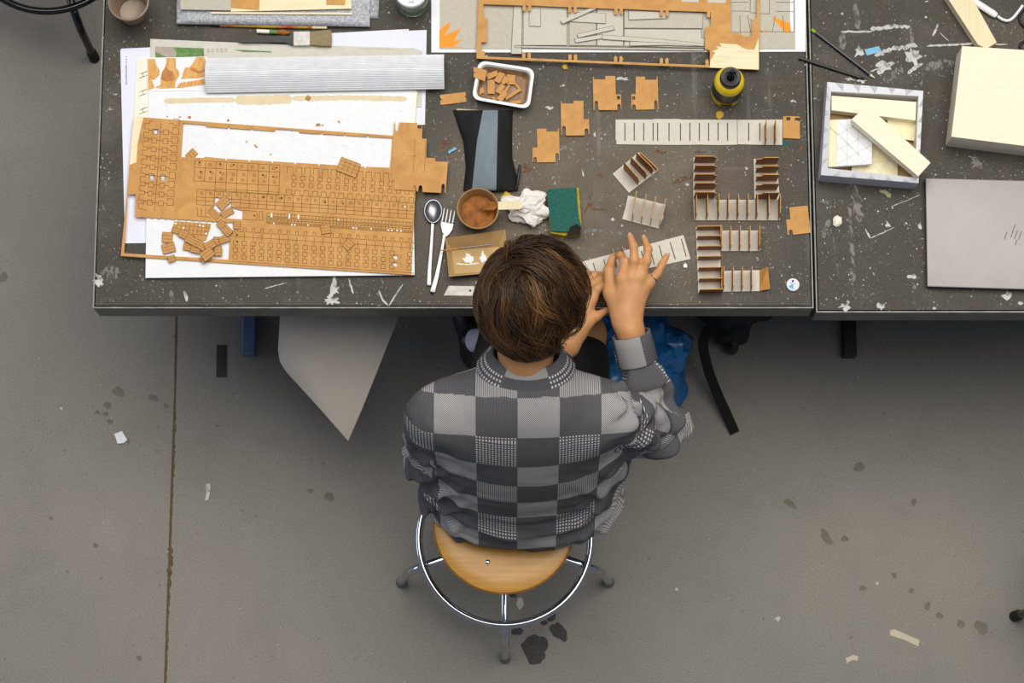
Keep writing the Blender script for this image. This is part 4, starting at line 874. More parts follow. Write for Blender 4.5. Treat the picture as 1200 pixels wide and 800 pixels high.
# ------------------------------------------------------------------ crumpled tissue and a yellow scrap
M['tissue_y'] = mat('yellow_stained_tissue', (206, 164, 44), .7, 0, .2, 60)
def crumple(name, u, v, z0, rx, ry, hz, seed, mt, label, cat, sub=4, amp=.42):
    bm = bmesh.new(); bmesh.ops.create_icosphere(bm, subdivisions=sub, radius=1); c = W(u, v, z0)
    from mathutils import noise as nz
    for q in bm.verts:
        d = q.co.copy(); n = nz.noise(d * 1.4 + Vector((seed, 0, 0))); n2 = 1 - 2 * abs(nz.noise(Vector((d.x * 2.4, d.y * 3.6, d.z * 2.)) + Vector((0, seed, n)))); r = .8 + amp * n * 1.9 + amp * .55 * n2 + .1 * abs(nz.noise(d * 7))
        q.co = Vector((c.x + d.x * r * rx, c.y + d.y * r * ry, z0 + hz * (.5 + .5 * d.z * r) if d.z > -.6 else z0))
        q.co.z = max(q.co.z, z0)
    return tag(put(name, fin(bm, True, 24), mt), label, cat)
crumple('crumpled_tissue', 617, 245, T0, .042, .033, .04, 7.9, M['tissue'], 'crumpled white tissue beside the paper cup and sponge', 'tissue')
crumple('yellow_scrap', 594, 231.5, T0, .012, .010, .010, 2.1, M['tissue_y'], 'small crumpled yellow scrap beneath the stirring stick', 'scrap', 3)
# ------------------------------------------------------------------ sponge
t = thing('sponge', W(661, 247, T0), 'green scouring pad sponge with yellow foam edge', 'sponge')
def slab(name, q, z0, z1, mt, parent, bev=.003):
    bm = bmesh.new(); prism_bm(bm, PX(q, z1), z0, z1); ed = [e for e in bm.edges if abs(e.verts[0].co.z - e.verts[1].co.z) < 1e-6 and len(e.link_faces) == 2 and abs(e.calc_face_angle(0)) > 1]
    bmesh.ops.remove_doubles(bm, verts=bm.verts, dist=1e-6); 
    return put(name, fin(bm), mt, parent)
slab('foam', [(642, 224), (678, 220), (679.5, 237), (681.5, 262), (680.5, 274), (662, 276), (645.5, 273), (643.5, 255)], T0, T0 + .022, M['spongeyellow'], t)
slab('scouring_pad', [(640.6, 224), (643, 221.5), (674, 219.4), (676, 221), (676.6, 237), (678.5, 255), (681, 264), (679, 270), (662, 271.5), (647, 270.5), (645.5, 268), (643.6, 250)], T0 + .0222, T0 + .030, M['spongegreen'], t)
M['grime'] = mat('black_grime', (32, 30, 24), .9)
slab('worn_corner', [(668, 266), (676, 262), (681, 266), (680.2, 274.4), (664, 276)], T0 + .0305, T0 + .0312, M['grime'], t)
# ------------------------------------------------------------------ kraft food tray with brush and white paint
zk = T0 + .026; kq = [(522, 279), (592, 269), (596, 318), (526, 324)]; kin = [(530, 287), (583, 281), (583, 317), (534, 320.5)]
def quad_tray():
    t = thing('card_tray', W(556, 300, T0), 'folded brown card food tray with white paint in it', 'tray')
    Ptop = PX(kq, zk); Pb = PX([(529, 294), (584, 289), (586, 318), (533, 321)], T0); bm = bmesh.new()
    th = .0012; up = Vector((0, 0, th))
    for i in range(4):
        a, b, c, d = Pb[i], Pb[(i + 1) % 4], Ptop[(i + 1) % 4], Ptop[i]; n = (b - a).cross(d - a).normalized() * th
        m = bmesh.new(); vs_ = [m.verts.new(p) for p in (a, b, c, d, a + n, b + n, c + n, d + n)]
        for f in ((0, 1, 2, 3), (7, 6, 5, 4), (0, 4, 5, 1), (1, 5, 6, 2), (2, 6, 7, 3), (3, 7, 4, 0)): m.faces.new([vs_[k] for k in f])
        put('side', fin(m), M['kraftdark'] if i in (2, 3, 1) else M['kraft'], t)
    bm = bmesh.new(); prism_bm(bm, Pb, T0 + .0002, T0 + .0016); put('bottom', fin(bm), M['kraftdark'], t)
    decals('white_paint', [blob_px(549, 303, 6.5, 6, 16, .3), blob_px(566, 302, 4, 7, 12, .3), stroke_px([(534, 309), (547, 310), (562, 308)], 1.2, .5)], T0 + .0017, M['white'], t, .0012)
quad_tray()
a, b = W(516, 293.5, zk - .003), W(578, 286, zk + .002)
t = thing('fine_brush', (a + b) / 2, 'very thin wooden brush lying across the brown card tray', 'brush')
tube('handle', [a, a.lerp(b, .35)], [.0013, .0018], M['mdf'], t, 8); tube('ferrule', [a.lerp(b, .351), b], [.0018, .0016], M['steel'], t, 8)
# utility blade
t = sheet('knife_blade', [(520, 346), (526, 334.8), (556, 335.2), (556, 346.5)], T0, .0012, 'blade', 'silver trapezoid knife blade on the table edge by the card tray', 'blade', None, [blob_px(551, 340.5, 1.6, 1.6, 10, 0)])
# ------------------------------------------------------------------ glue bottle
g0 = W(850.5, 110, T0)
t = thing('glue_bottle', (g0.x, g0.y, T0), 'yellow glue bottle with black cap and nozzle', 'bottle')
body = lathe('body', (g0.x, g0.y, T0), [(0, 0), (.030, 0), (.0335, .003), (.034, .006), (.034, .088), (.0335, .094), (.031, .102), (.0265, .1075), (.0245, .1085), (0, .1085)], M['yellow'], t)
lathe('label', (g0.x, g0.y, T0), [(.0343, .034), (.0345, .034), (.0345, .088), (.0343, .088), (.0343, .034)], M['darklabel'], body)
cap = lathe('cap', (g0.x, g0.y, T0), [(0, .1087), (.0232, .1087), (.0235, .111), (.0232, .126), (.0215, .128), (.013, .1275), (.0115, .122), (0, .122)], M['black'], t)
lathe('nozzle', (g0.x, g0.y, T0), [(0, .1222), (.0095, .1222), (.007, .130), (.0055, .150), (.005, .168), (.0035, .170), (0, .170)], M['blackrubber'], cap, 24)
box('nozzle_tab', (g0.x, g0.y, T0 + .160), (.018, .003, .010), M['blackrubber'], cap)
k = Matrix.Rotation(0, 4, 'Z') @ Matrix.Rotation(math.radians(90), 4, 'X')
bm = bmesh.new(); tb = [(g0.x + .0347 * math.sin(a), g0.y - .0347 * math.cos(a)) for a in np.linspace(-.42, .35, 9)]
for (x, y), (x2, y2) in zip(tb, tb[1:]): bm.faces.new([bm.verts.new(p) for p in ((x, y, T0 + .012), (x2, y2, T0 + .012), (x2, y2, T0 + .030), (x, y, T0 + .030))])
M['labelgrey'] = mat('grey_label_box', (120, 108, 72), .5)
put('printed_box', fin(bm), M['labelgrey'], body)
text_obj('printed_letters', 'SB2', (g0.x - .001, g0.y - .0352, T0 + .021), .015, 0, M['black'], body, .0002, k)
for (u, v, a, b) in ((843.5, 135, 4.5, 5), (662, 79, 4, 3)):
    crumple('glue_flake', u, v, T0, a / 520, b / 520, .005, u, M['tissue_y'], 'tiny dried amber glue flake ' + ('below the yellow glue bottle' if u > 800 else 'below the plywood frame'), 'flake', 2, .3)

# ------------------------------------------------------------------ slotted card models
CT_ = .0022
pcache = {}
def part_mesh(L, hgt, kind):
    key = (round(L, 3), hgt, kind)
    if key in pcache: return pcache[key]
    pr = {'plain': [(0, 0), (L, 0), (L, hgt), (0, hgt)],
          'step': [(0, 0), (L, 0), (L, hgt * .62), (L * 1.07, hgt * .66), (L * 1.07, hgt * .8), (L * .93, hgt * .84), (L * .92, hgt), (0, hgt)],
          'stepl': [(0, 0), (L, 0), (L, hgt), (L * .30, hgt), (L * .22, hgt * .8), (-L * .05, hgt * .74), (-L * .05, hgt * .6), (0, hgt * .55)],
          'slope': [(0, 0), (L, 0), (L * 1.04, hgt * .7), (L * 1.10, hgt), (L * .12, hgt), (0, hgt * .55)]}[kind]
    bm = bmesh.new(); th = .0018
    a = [bm.verts.new((x, -th / 2, z)) for x, z in pr]; b = [bm.verts.new((x, th / 2, z)) for x, z in pr]; n = len(pr)
    bm.faces.new(a); bm.faces.new(b[::-1])
    for i in range(n): bm.faces.new((a[i], b[i], b[(i + 1) % n], a[(i + 1) % n]))
    me = fin(bm); me.materials.append(M['mdf_edge']); me.materials.append(M['mdf'])
    for f in me.polygons:
        if abs(f.normal.y) < .5: f.material_index = 1
    pcache[key] = me; return me
def wall(p0, p1, hgt, parent, kind='plain', z=None, tilt=0.):
    z = T0 + CT_ + .0002 if z is None else z; a, b = W(*p0, z), W(*p1, z); d = b - a; L = d.length
    return share('partition', part_mesh(L, hgt, kind), a, math.atan2(d.y, d.x), parent, (tilt, 0, math.atan2(d.y, d.x)))
def slots(cs, y0, y1, w): return [[(x - w, y0), (x + w, y0), (x + w, y1), (x - w, y1)] for x in cs]
# long slotted strip
t = thing('slotted_strip', W(819, 155, T0), 'long pale card strip with a row of slots and two upright walls', 'model part')
xs = [732.3, 743.2, 754.3, 765.4, 770.6, 784, 797.4, 808.5, 819.5, 830.4, 841.5, 852.6]
prism('card', [(721.4, 140), (766, 139.9), (766, 139.4), (797, 139.4), (797, 140), (863.6, 140.2), (864, 169.4), (842, 169.9), (820, 169.4), (795, 169.8), (722.4, 169), (722.4, 165), (721.4, 164)], T0, CT_, M['pale'], t, slots(xs, 144, 165, .65))
prism('card', [(864.2, 140.4), (917, 140), (916.6, 169.8), (892, 169.6), (864.6, 169)], T0, CT_, M['pale'], t, slots([877.4, 890.5], 144.2, 165, .65))
wall((896.3, 170), (896.3, 147), .036, t, 'slope'); wall((907.2, 170), (907.2, 147), .036, t, 'slope')
# U-shaped model
t = thing('wall_model', W(864, 225, T0), 'U-shaped card model with a long row of upright brown walls', 'model')
prism('base_card', [(812.4, 234), (914.3, 234), (914, 258), (813.5, 258)], T0, CT_, M['pale'], t)
prism('base_card', [(812.6, 184.5), (837, 184.5), (838, 233.7), (812.4, 233.7)], T0, CT_, M['pale'], t)
prism('base_card', [(883.4, 186), (910, 186), (914, 233.7), (884, 233.7)], T0, CT_, M['pale'], t)
for x in (814.6, 827.6, 840.8, 852, 863.5, 874.8, 885.6, 899, 912.2): wall((x, 257.6), (x, 234.5), .042, t, 'slope')
for y in (190.6, 201.2, 211.4, 221.6, 232.2): wall((812.8, y), (837, y), .055, t, 'step')
for y in (192.2, 202, 212, 222.4, 232.8): wall((885, y), (910, y), .055, t, 'stepl')
# E-shaped model
t = thing('wall_model', W(850, 303, T0), 'E-shaped card model of pale base strips and low brown walls', 'model')
prism('base_card', [(815.4, 266), (843, 266), (845.6, 342.6), (818.4, 343.2)], T0, CT_, M['pale'], t)
prism('base_card', [(843.4, 270), (889.5, 270), (890, 294), (844, 294)], T0, CT_, M['pale'], t)
prism('base_card', [(845.6, 317.4), (891, 316.4), (891.4, 341), (846, 341.6)], T0, CT_, M['pale'], t)
for i, y in enumerate((269.5, 280.7, 292.6, 304.5, 317.4, 330.2, 343)): wall((815.8 + i * .5, y), (842.5 + i * .6, y - .4), .036, t, 'plain')
for x in (844.4, 855, 866, 877.4, 888.6): wall((x, 293.8), (x, 271), .034, t, 'slope')
for x in (846.8, 857.8, 868.6, 879.6): wall((x, 341.2), (x, 318), .034, t, 'slope')
wall((843.2, 282), (843.2, 267), .030, t); wall((844.6, 341.5), (844.6, 318), .030, t)
a = W(890, 341, T0); bm = bmesh.new(); q = [W(890.4, 340.8, T0 + CT_ + .001), W(902.4, 338.6, T0 + .012), W(899.6, 312.6, T0 + .024), W(890.2, 316.8, T0 + CT_ + .001)]
v1 = [bm.verts.new(p) for p in q]; v2 = [bm.verts.new(p + Vector((0, 0, .0022))) for p in q]; bm.faces.new(v2); bm.faces.new(v1[::-1])
for i in range(4): bm.faces.new((v1[i], v1[(i + 1) % 4], v2[(i + 1) % 4], v2[i]))
put('end_panel', fin(bm), M['mdf'], t)
# two small fin models
t = thing('wall_model', W(745, 203, T0), 'small card model with tilted brown walls beside the slotted strip', 'model')
prism('base_card', [(718, 203.6), (748.5, 178.5), (771.6, 199.3), (737, 225.8)], T0, CT_, M['pale'], t)
for f in (.34, .60, .82, .98): 
    p0 = (736.5 + (771 - 736.5) * f - .6, 225 + (199.5 - 225) * f); p1 = (719 + (749 - 719) * f + 1.5, 204.2 + (179.8 - 204.2) * f + 1.2); wall(p1, p0, .050 if f < .9 else .02, t, 'step')
t = thing('wall_model', W(755, 247, T0), 'small card model with four upright walls above the raised hand', 'model')
prism('base_card', [(736, 229), (780, 239.7), (777, 252), (778, 253), (772, 267.6), (729, 256.6), (733, 243)], T0, CT_, M['pale'], t)
for x0, y0, x1, y1 in ((740.6, 259, 744.5, 232), (751, 261.6, 756, 235), (761.8, 264, 767, 237.4), (772.4, 266, 778.4, 240.4)): wall((x0, y0), (x1, y1), .040, t, 'slope')
# strip being assembled under the hands
t = thing('slotted_strip', W(746, 302, T0), 'pale slotted card strip being assembled between the hands', 'model part')
sl = [[(694.6, 308.2), (695.8, 307.9), (699.6, 321.6), (698.4, 322)], [(707, 304.4), (708.2, 304.1), (712, 318.4), (710.8, 318.8)], [(751, 294.2), (752.2, 293.8), (756, 308), (754.8, 308.4)], [(762, 294), (763.2, 293.6), (767.4, 310.2), (766.2, 310.6)], [(771.8, 287.6), (773, 287.3), (777.4, 303.6), (776.2, 304)], [(784.6, 284), (785.8, 283.7), (792, 303.4), (790.8, 303.8)], [(797.8, 280), (799, 279.7), (804.8, 300.4), (803.6, 300.8)]]
prism('card', [(682.6, 306.4), (800.8, 275.3), (809.4, 303.4), (690, 329.6)], T0, CT_, M['pale'], t, sl)
wall((722, 314), (718, 297), .034, t, 'slope', None); wall((734, 312), (729, 294.5), .034, t, 'slope', None)
# bottle cap / badge
bc = W(929, 334, T0)
t = thing('badge', (bc.x, bc.y, T0), 'small round white badge with blue marks at the table corner', 'badge')
lathe('disc', (bc.x, bc.y, T0), [(0, 0), (.0142, 0), (.0146, .001), (.0144, .005), (.0125, .0065), (0, .0068)], M['plastic_white'], t)
zz = T0 + .0069
decals('blue_mark', [[(927.8, 328), (930.5, 328), (930.2, 330.8), (928, 330.6)], [(926, 331), (928, 331), (928, 331.7), (926, 331.7)], [(930.5, 332), (932.6, 331.9), (932.6, 332.7), (930.5, 332.7)]], zz, M['navy'], t, .0001)
decals('light_blue_mark', [[(928, 332.3), (929.4, 332.2), (930, 334.6), (929.6, 336.4), (930.8, 338.6), (927.6, 337.6), (925, 336.2), (924.6, 334.8), (926.6, 333.8)]], zz, M['lightblue'], t, .0001)
# ------------------------------------------------------------------ right table
def pencil(p, q, mt, label, tipmat, endmat=None, tipend=1):
    r = .0038; a, b = W(*p, T0 + r), W(*q, T0 + r); t = thing('pencil', (a + b) / 2 - Vector((0, 0, r)), label, 'pencil')
    tube('shaft', [a.lerp(b, .06 if endmat else 0.), a.lerp(b, .93)], r, mt, t, 6); tube('tip', [a.lerp(b, .931), b], [r * .95, .0008], tipmat, t, 6)
    if endmat: tube('end', [a, a.lerp(b, .058)], r, endmat, t, 8)
pencil((951, 34.5), (1025, 91.5), M['darkblue'], 'dark pencil with a green end lying across the table seam', M['balsa'], M['greenwood'])
pencil((936.5, 68), (1014, 92.8), M['black'], 'plain black pencil lying across the table seam', M['blackrubber'])
# faceted white model box: open frame with walls
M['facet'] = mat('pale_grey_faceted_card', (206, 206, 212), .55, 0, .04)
M['facetlit'] = mat('lit_side_faceted_card', (226, 226, 230), .55, 0, .03)
hb = .055; zb_ = T0 + hb
ot = [(969.5, 96), (1082, 106.5), (1076.5, 214.5), (962, 205)]                      # top outer
it = [(974.5, 106.5), (1077, 112), (1071, 209), (970, 203)]                       # inner
it = [(974, 107), (1076.5, 112.5), (1072, 208), (970, 197)]
bx_ = thing('model_box', W(1022, 160, T0), 'open white faceted model box holding wooden blocks', 'box')
Ot, It = PX(ot, zb_), PX(it, zb_)
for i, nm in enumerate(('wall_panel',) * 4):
    j = (i + 1) % 4; bm = bmesh.new(); prism_bm(bm, [Ot[i], Ot[j], It[j], It[i]], T0 + .001, zb_); put(nm, fin(bm), M['facetlit'] if i in (0, 1) else M['facet'], bx_)  # far and right walls take a lighter copy: lit sides put into the colour
    d = [(Ot[i].lerp(Ot[j], f) , It[i].lerp(It[j], f + .06)) for f in (.08, .26, .44, .63, .8)]
    for k2, (a, b) in enumerate(d):
        bm = bmesh.new()                                              # raised facets along the rim
        c_ = Ot[i].lerp(Ot[j], (.17, .35, .53, .71, .9)[k2]); m_ = (a + b + c_) / 3; 
        vv = [bm.verts.new(p + Vector((0, 0, .0001))) for p in (a, c_, b)]; ap = bm.verts.new(m_ + Vector((0, 0, .0035)))
        for q2 in range(3): bm.faces.new((vv[q2], vv[(q2 + 1) % 3], ap))
        bm.faces.new(vv[::-1]); put('facet', fin(bm), M['facet'], bx_)
bm = bmesh.new(); prism_bm(bm, [p.lerp(sum(Ot, Vector()) / 4, .03) for p in Ot], T0, T0 + .003); put('bottom', fin(bm), M['kraftdark'], bx_)
for i in range(14):
    u, v, a = random.uniform(985, 1068), random.uniform(165, 204), random.uniform(0, 3.1); l = random.uniform(4, 10)
    A, B = W(u - l * math.cos(a), v - l * math.sin(a), T0 + .006 + i * .0006), W(u + l * math.cos(a), v + l * math.sin(a), T0 + .006 + i * .0006)
    tag(tube('wood_sliver', [A, B], .0011, M['balsa'], None, 6), 'thin wood sliver at the bottom of the faceted model box', 'sliver', 'wood slivers in the model box')
def block(name, q, zt_, hh, mt, label, cat='block'):
    P = PX(q, zt_); bm = bmesh.new(); prism_bm(bm, P, zt_ - hh, zt_)
    return tag(put(name, fin(bm), mt), label, cat)
M['creamlow'] = m_wood('pale_cream_card', (240, 228, 184), (248, 240, 206), .6, (20., 20., 20.))
block('wooden_block', [(974.5, 112), (1074, 119.5), (1073, 141), (974.5, 129)][0:4], zb_ - .012, .025, M['cream'], 'long cream block lying along the far side of the model box')
block('scored_card', [(1040, 139), (1073.5, 144), (1072.5, 165), (1040, 160)], T0 + .020, .004, M['creamlow'], 'small pale card panel at the side of the model box', 'card')
p_ = block('scored_card', [(1000, 185), (1022, 165), (1052, 180), (1052, 207), (997, 204)], T0 + .018, .004, M['creamlow'], 'pale cream card panel with triangle grid lying low in the box', 'card')
bm = bmesh.new(); lines_bm(bm, [((1022, 168), (1050, 196)), ((1010, 178), (1034, 204)), ((1022, 190), (1050, 189)), ((1030, 170), (1010, 203)), ((1046, 178), (1030, 205))], T0 + .018, .0008, .0001); put('scored_lines', fin(bm), M['chip2'], p_)
p_ = block('scored_card', [(972, 140.5), (1000, 139.5), (1022, 165), (1021.5, 192), (970.5, 195.5)], T0 + .042, .012, M['white'], 'thick white card panel with scored triangles leaning in the model box', 'card')
bm = bmesh.new(); lines_bm(bm, [((981, 140), (980, 194.5)), ((993, 140), (992.5, 193.5)), ((1006, 148), (1005.5, 192.5)), ((982, 142), (1021, 178)), ((981, 155), (1016, 192)), ((981, 170), (1003, 192.5)), ((972, 149), (1008, 182)), ((1004, 146), (981, 158)), ((1016, 158), (981, 176)), ((1021, 170), (981, 192)), ((1021, 185), (1008, 192))], T0 + .042, .0009, .0001); put('scored_lines', fin(bm), M['chip2'], p_)
decals('cream_edge_strip', [[(972, 141), (980.5, 140.6), (979.6, 194.6), (971, 195)]], T0 + .042, M['creamlow'], p_, .0001)
q = [(1016, 123), (1090.5, 190.5), (1076, 206.5), (998, 140)]
bk = block('wooden_block', q, zb_ + .026, .0255, M['cream'], 'long cream block laid diagonally across the model box corner')
# big cream wooden box
M['creamdark'] = m_wood('cream_wood_side', (214, 200, 160), (226, 214, 176), .55, (5., 70., 60.))
zc_ = T0 + .0765
block('wooden_box', [(1127.5, 54), (1262, 62.5), (1249, 177), (1115, 160)], zc_, .0760, M['cream'], 'large smooth cream wooden block on the right table', 'block')
# plank
zp = T0 + .028
block('wooden_plank', [(1108, -6), (1136, -8), (1168, 49.5), (1156, 57), (1146, 52)], zp, .0275, M['balsa'], 'short thick balsa plank pointing at the cream block', 'plank')
t = thing('hook_tool', W(1170, 15, T0), 'white plastic hook tool beside the balsa plank', 'tool')
a, b = W(1133, -4, T0 + .007), W(1168, 18.5, T0 + .007); tube('handle', [a, a.lerp(b, .9), b], [.0085, .0085, .006], M['plastic_white'], t, 10, .7)
tube('hook', smooth_path([W(1169, 19, T0 + .006), W(1175, 23, T0 + .005), W(1182, 24, T0 + .005), W(1189, 19, T0 + .005), W(1198.5, 6.5, T0 + .005)], 5), .0036, M['plastic_white'], t)
t = thing('headphone_cable', W(1203, 30, T0), 'black cable loops at the edge of the right table', 'cable')
tube('loop', smooth_path([W(1206, 5, T0 + .004), W(1197, 14, T0 + .004), W(1195, 24, T0 + .004), W(1202, 32, T0 + .004), W(1212, 34, T0 + .004)], 6), .003, M['black'], t); tube('loop', smooth_path([W(1212, 46, T0 + .004), W(1199, 49, T0 + .004), W(1195.5, 55, T0 + .004), W(1200, 61, T0 + .004), W(1212, 63, T0 + .004)], 6), .003, M['black'], t)
# laptop
lq = [(1084.8, 208.5), (1278, 213.5), (1278, 341), (1086.8, 335.5)]
t = thing('laptop', W(1180, 275, T0), 'closed silver laptop with slanted-bar emblem on the right table', 'laptop')
def bevel_prism(name, q, z0, z1, mt, parent, bev):
    bm = bmesh.new(); P = PX(q, z1); lo_ = [bm.verts.new((p.x, p.y, z0)) for p in P]; hi_ = [bm.verts.new((p.x, p.y, z1)) for p in P]; n = len(P)
    bm.faces.new(hi_); bm.faces.new(lo_[::-1])
    for i in range(n): bm.faces.new((lo_[i], lo_[(i + 1) % n], hi_[(i + 1) % n], hi_[i]))
    bmesh.ops.recalc_face_normals(bm, faces=bm.faces); bmesh.ops.bevel(bm, geom=list(bm.edges), offset=bev, segments=3, affect='EDGES', profile=.5)
    return put(name, fin(bm, True, 40), mt, parent)
bevel_prism('base', lq, T0, T0 + .0125, M['laptopdark'], t, .003)
ld = bevel_prism('lid', lq, T0 + .0128, T0 + .0195, M['laptop'], t, .002)
zq = T0 + .0195; em = []
for (u, v, l) in ((1178, 276, 9), (1186.5, 270.5, 15), (1190, 275, 10), (1194.8, 276, 10)): em.append([(u + l * .18, v - l * .5), (u + l * .18 + 1.2, v - l * .5), (u - l * .18 + 1.2, v + l * .5), (u - l * .18, v + l * .5)])
em.append([(1191, 281), (1192.3, 281), (1190.3, 287.5), (1189, 287.5)])
M['emblem'] = mat('dull_mirror_emblem', (96, 92, 88), .4, .1)
decals('emblem', em, zq, M['emblem'], ld, .0002)
crumple('stone_chip', 981, 259.5, T0, .011, .013, .010, 9.1, M['creamcard'], 'small cream stone chip alone on the right table', 'chip', 2, .35)
bm = bmesh.new(); prism_bm(bm, PX([(1030.5, 222.6), (1037, 222.4), (1042, 225.5), (1044.5, 228), (1043.5, 231.5), (1040, 231), (1037, 227.5), (1031, 225)], T0 + .002), T0, T0 + .002)
tag(put('glue_scrap', fin(bm), mat('olive_film', (150, 146, 100), .5)), 'thin olive scrap below the faceted model box', 'scrap')
bm = bmesh.new(); prism_bm(bm, PX(blob_px(803, 311, 2.4, 3, 8, .2), T0 + .003), T0, T0 + .003); tag(put('crumb', fin(bm), M['creamcard']), 'cream crumb below the strip being assembled', 'crumb')

# ------------------------------------------------------------------ stools
def stool(c, ang, tube_m, foot_m, seat, label, back=0):
    c = Vector(c); t = thing('stool', c, label, 'stool'); zs = .545; Rf = .272
    k = NT('varnished_beech_seat_%d' % len(bpy.data.materials)); f = k.noise(2.5, 5, .6, k.coord((4., 45., 40.)), .6)
    if seat: 
        sm = k.base(k.ramp(f, [(.3, lin((188, 132, 50))), (.7, lin((212, 158, 72)))]), .32, 0, .4); k.b.inputs['Coat Weight'].default_value = .1; k.b.inputs['Coat Roughness'].default_value = .2
        em_ = m_wood('seat_edge_ply_%d' % len(bpy.data.materials), (150, 98, 36), (176, 124, 54), .4)
    else: sm = em_ = M['black']
    lathe('seat', c, [(0, zs - .018), (.150, zs - .018), (.158, zs - .014), (.161, zs - .006), (.160, zs - .001), (.155, zs + .0015), (.12, zs - .001), (.05, zs - .004), (0, zs - .005)], sm, t, 72)
    lathe('seat_edge', c, [(.1615, zs - .015), (.163, zs - .014), (.163, zs - .003), (.1612, zs - .002), (.1612, zs - .015)], em_, t, 72)
    for a in (.28 + math.radians(70), .28 + math.radians(157), .28 + math.radians(247)):
        lathe('screw', c + Vector((.098 * math.cos(a - .28), .098 * math.sin(a - .28), zs - .0022)), [(0, .002), (.003, .0018), (.0055, .0008), (.006, 0), (0, -.001)], M['chrome'], t, 16)
    lathe('column', c, [(0, .17), (.022, .17), (.024, .18), (.024, .30), (.018, .305), (.018, zs - .05), (.06, zs - .03), (.06, zs - .019), (0, zs - .019)], tube_m, t, 24)
    ring = [c + Vector((.207 * math.cos(a), .207 * math.sin(a), .222)) for a in np.linspace(0, 2 * math.pi, 73)]
    bm = bmesh.new(); n = 12; rr = []
    for i in range(72):
        a = 2 * math.pi * i / 72; o_ = Vector((math.cos(a), math.sin(a), 0)); rr.append([bm.verts.new(c + o_ * (.207 + .0095 * math.cos(2 * math.pi * k2 / n)) + Vector((0, 0, .222 + .0095 * math.sin(2 * math.pi * k2 / n)))) for k2 in range(n)])
    for i in range(72):
        for k2 in range(n): bm.faces.new((rr[i][k2], rr[(i + 1) % 72][k2], rr[(i + 1) % 72][(k2 + 1) % n], rr[i][(k2 + 1) % n]))
    put('foot_ring', fin(bm, True), tube_m, t)
    for i in range(5):
        a = ang + i * 2 * math.pi / 5; d = Vector((math.cos(a), math.sin(a), 0)); up = Vector((0, 0, 1))
        path = smooth_path([c + d * .02 + up * .205, c + d * .10 + up * .202, c + d * .19 + up * .198, c + d * .225 + up * .185, c + d * .248 + up * .150, c + d * (Rf - .010) + up * .070, c + d * (Rf - .005) + up * .035], 5)
        lg = tube('leg', path, .0105, tube_m, t, 12)
        tube('rubber_foot', [c + d * (Rf - .006) + up * .042, c + d * (Rf - .004) + up * .03, c + d * Rf + up * .0], [.0125, .0135, .014], foot_m, lg, 14)
    return t
sc0 = W(592, 643, 0)
stool((sc0.x, sc0.y, 0), -math.pi / 2, M['chrome'], M['rubber'], True, 'round beech stool with chrome foot ring under the seated person')
c1 = W(77, -42, 0); f1 = W(110, 66, 0); d1 = f1 - c1
stool((c1.x, c1.y, 0), math.atan2(d1.y, d1.x), M['blacksteel'], M['blackrubber'], False, 'black stool with round foot ring beyond the table corner by the cup')
c2 = W(1306, 697, 0); f2 = W(1189, 722, 0); d2 = f2 - c2; c2 = f2 - d2.normalized() * .272
stool((c2.x, c2.y, 0), math.atan2(d2.y, d2.x), M['blacksteel'], M['blackrubber'], False, 'black stool on open floor, only one rubber foot in view')

# ------------------------------------------------------------------ under the table
# drooping grey card sheet lying on the lower shelf
def droop_sheet():
    ol = [(330, 340), (328, 372), (326, 410), (328, 424), (334, 434), (345, 446), (376, 480), (408, 516), (424, 480), (440, 440), (455, 402), (467, 372), (476, 345)]
    zf_ = lambda v: .47 - .10 * max(0, (v - 340) / 176) ** 1.6
    nv = 28; bm = bmesh.new(); rows = []
    L = lambda v: float(np.interp(v, [340, 372, 410, 424, 434, 446, 480, 516], [330, 328, 326, 328, 334, 345, 376, 408 - .4]))
    Rr = lambda v: float(np.interp(v, [340, 372, 402, 440, 480, 516], [477, 467, 455, 440, 424, 408 + .4]))
    for th in (0, .0025):
        g = []
        for j in range(nv + 1):
            v = 330 + (516 - 330) * j / nv; row = []
            for i in range(13):
                s = i / 12; u = L(v) * (1 - s) + Rr(v) * s; zz = zf_(v) - .035 * max(0, 1 - s * 3.2) ** 2 * max(0, 1 - abs(v - 425) / 70)
                p = W(u, v, zz); row.append(bm.verts.new((p.x, p.y, p.z + th)))
            g.append(row)
        rows.append(g)
    for g, rev in zip(rows, (1, 0)):
        for j in range(nv):
            for i in range(12): f = (g[j][i], g[j + 1][i], g[j + 1][i + 1], g[j][i + 1]); bm.faces.new(f[::-1] if rev else f)
    a, b = rows; ringA = a[0] + [a[j][12] for j in range(1, nv + 1)] + a[nv][::-1][1:] + [a[j][0] for j in range(nv - 1, 0, -1)]; ringB = b[0] + [b[j][12] for j in range(1, nv + 1)] + b[nv][::-1][1:] + [b[j][0] for j in range(nv - 1, 0, -1)]
    n = len(ringA)
    for i in range(n): bm.faces.new((ringA[i], ringA[(i + 1) % n], ringB[(i + 1) % n], ringB[i]))
    tag(put('card_sheet', fin(bm, True, 40), M['card']), 'large grey card sheet drooping out from under the table', 'card')
droop_sheet()
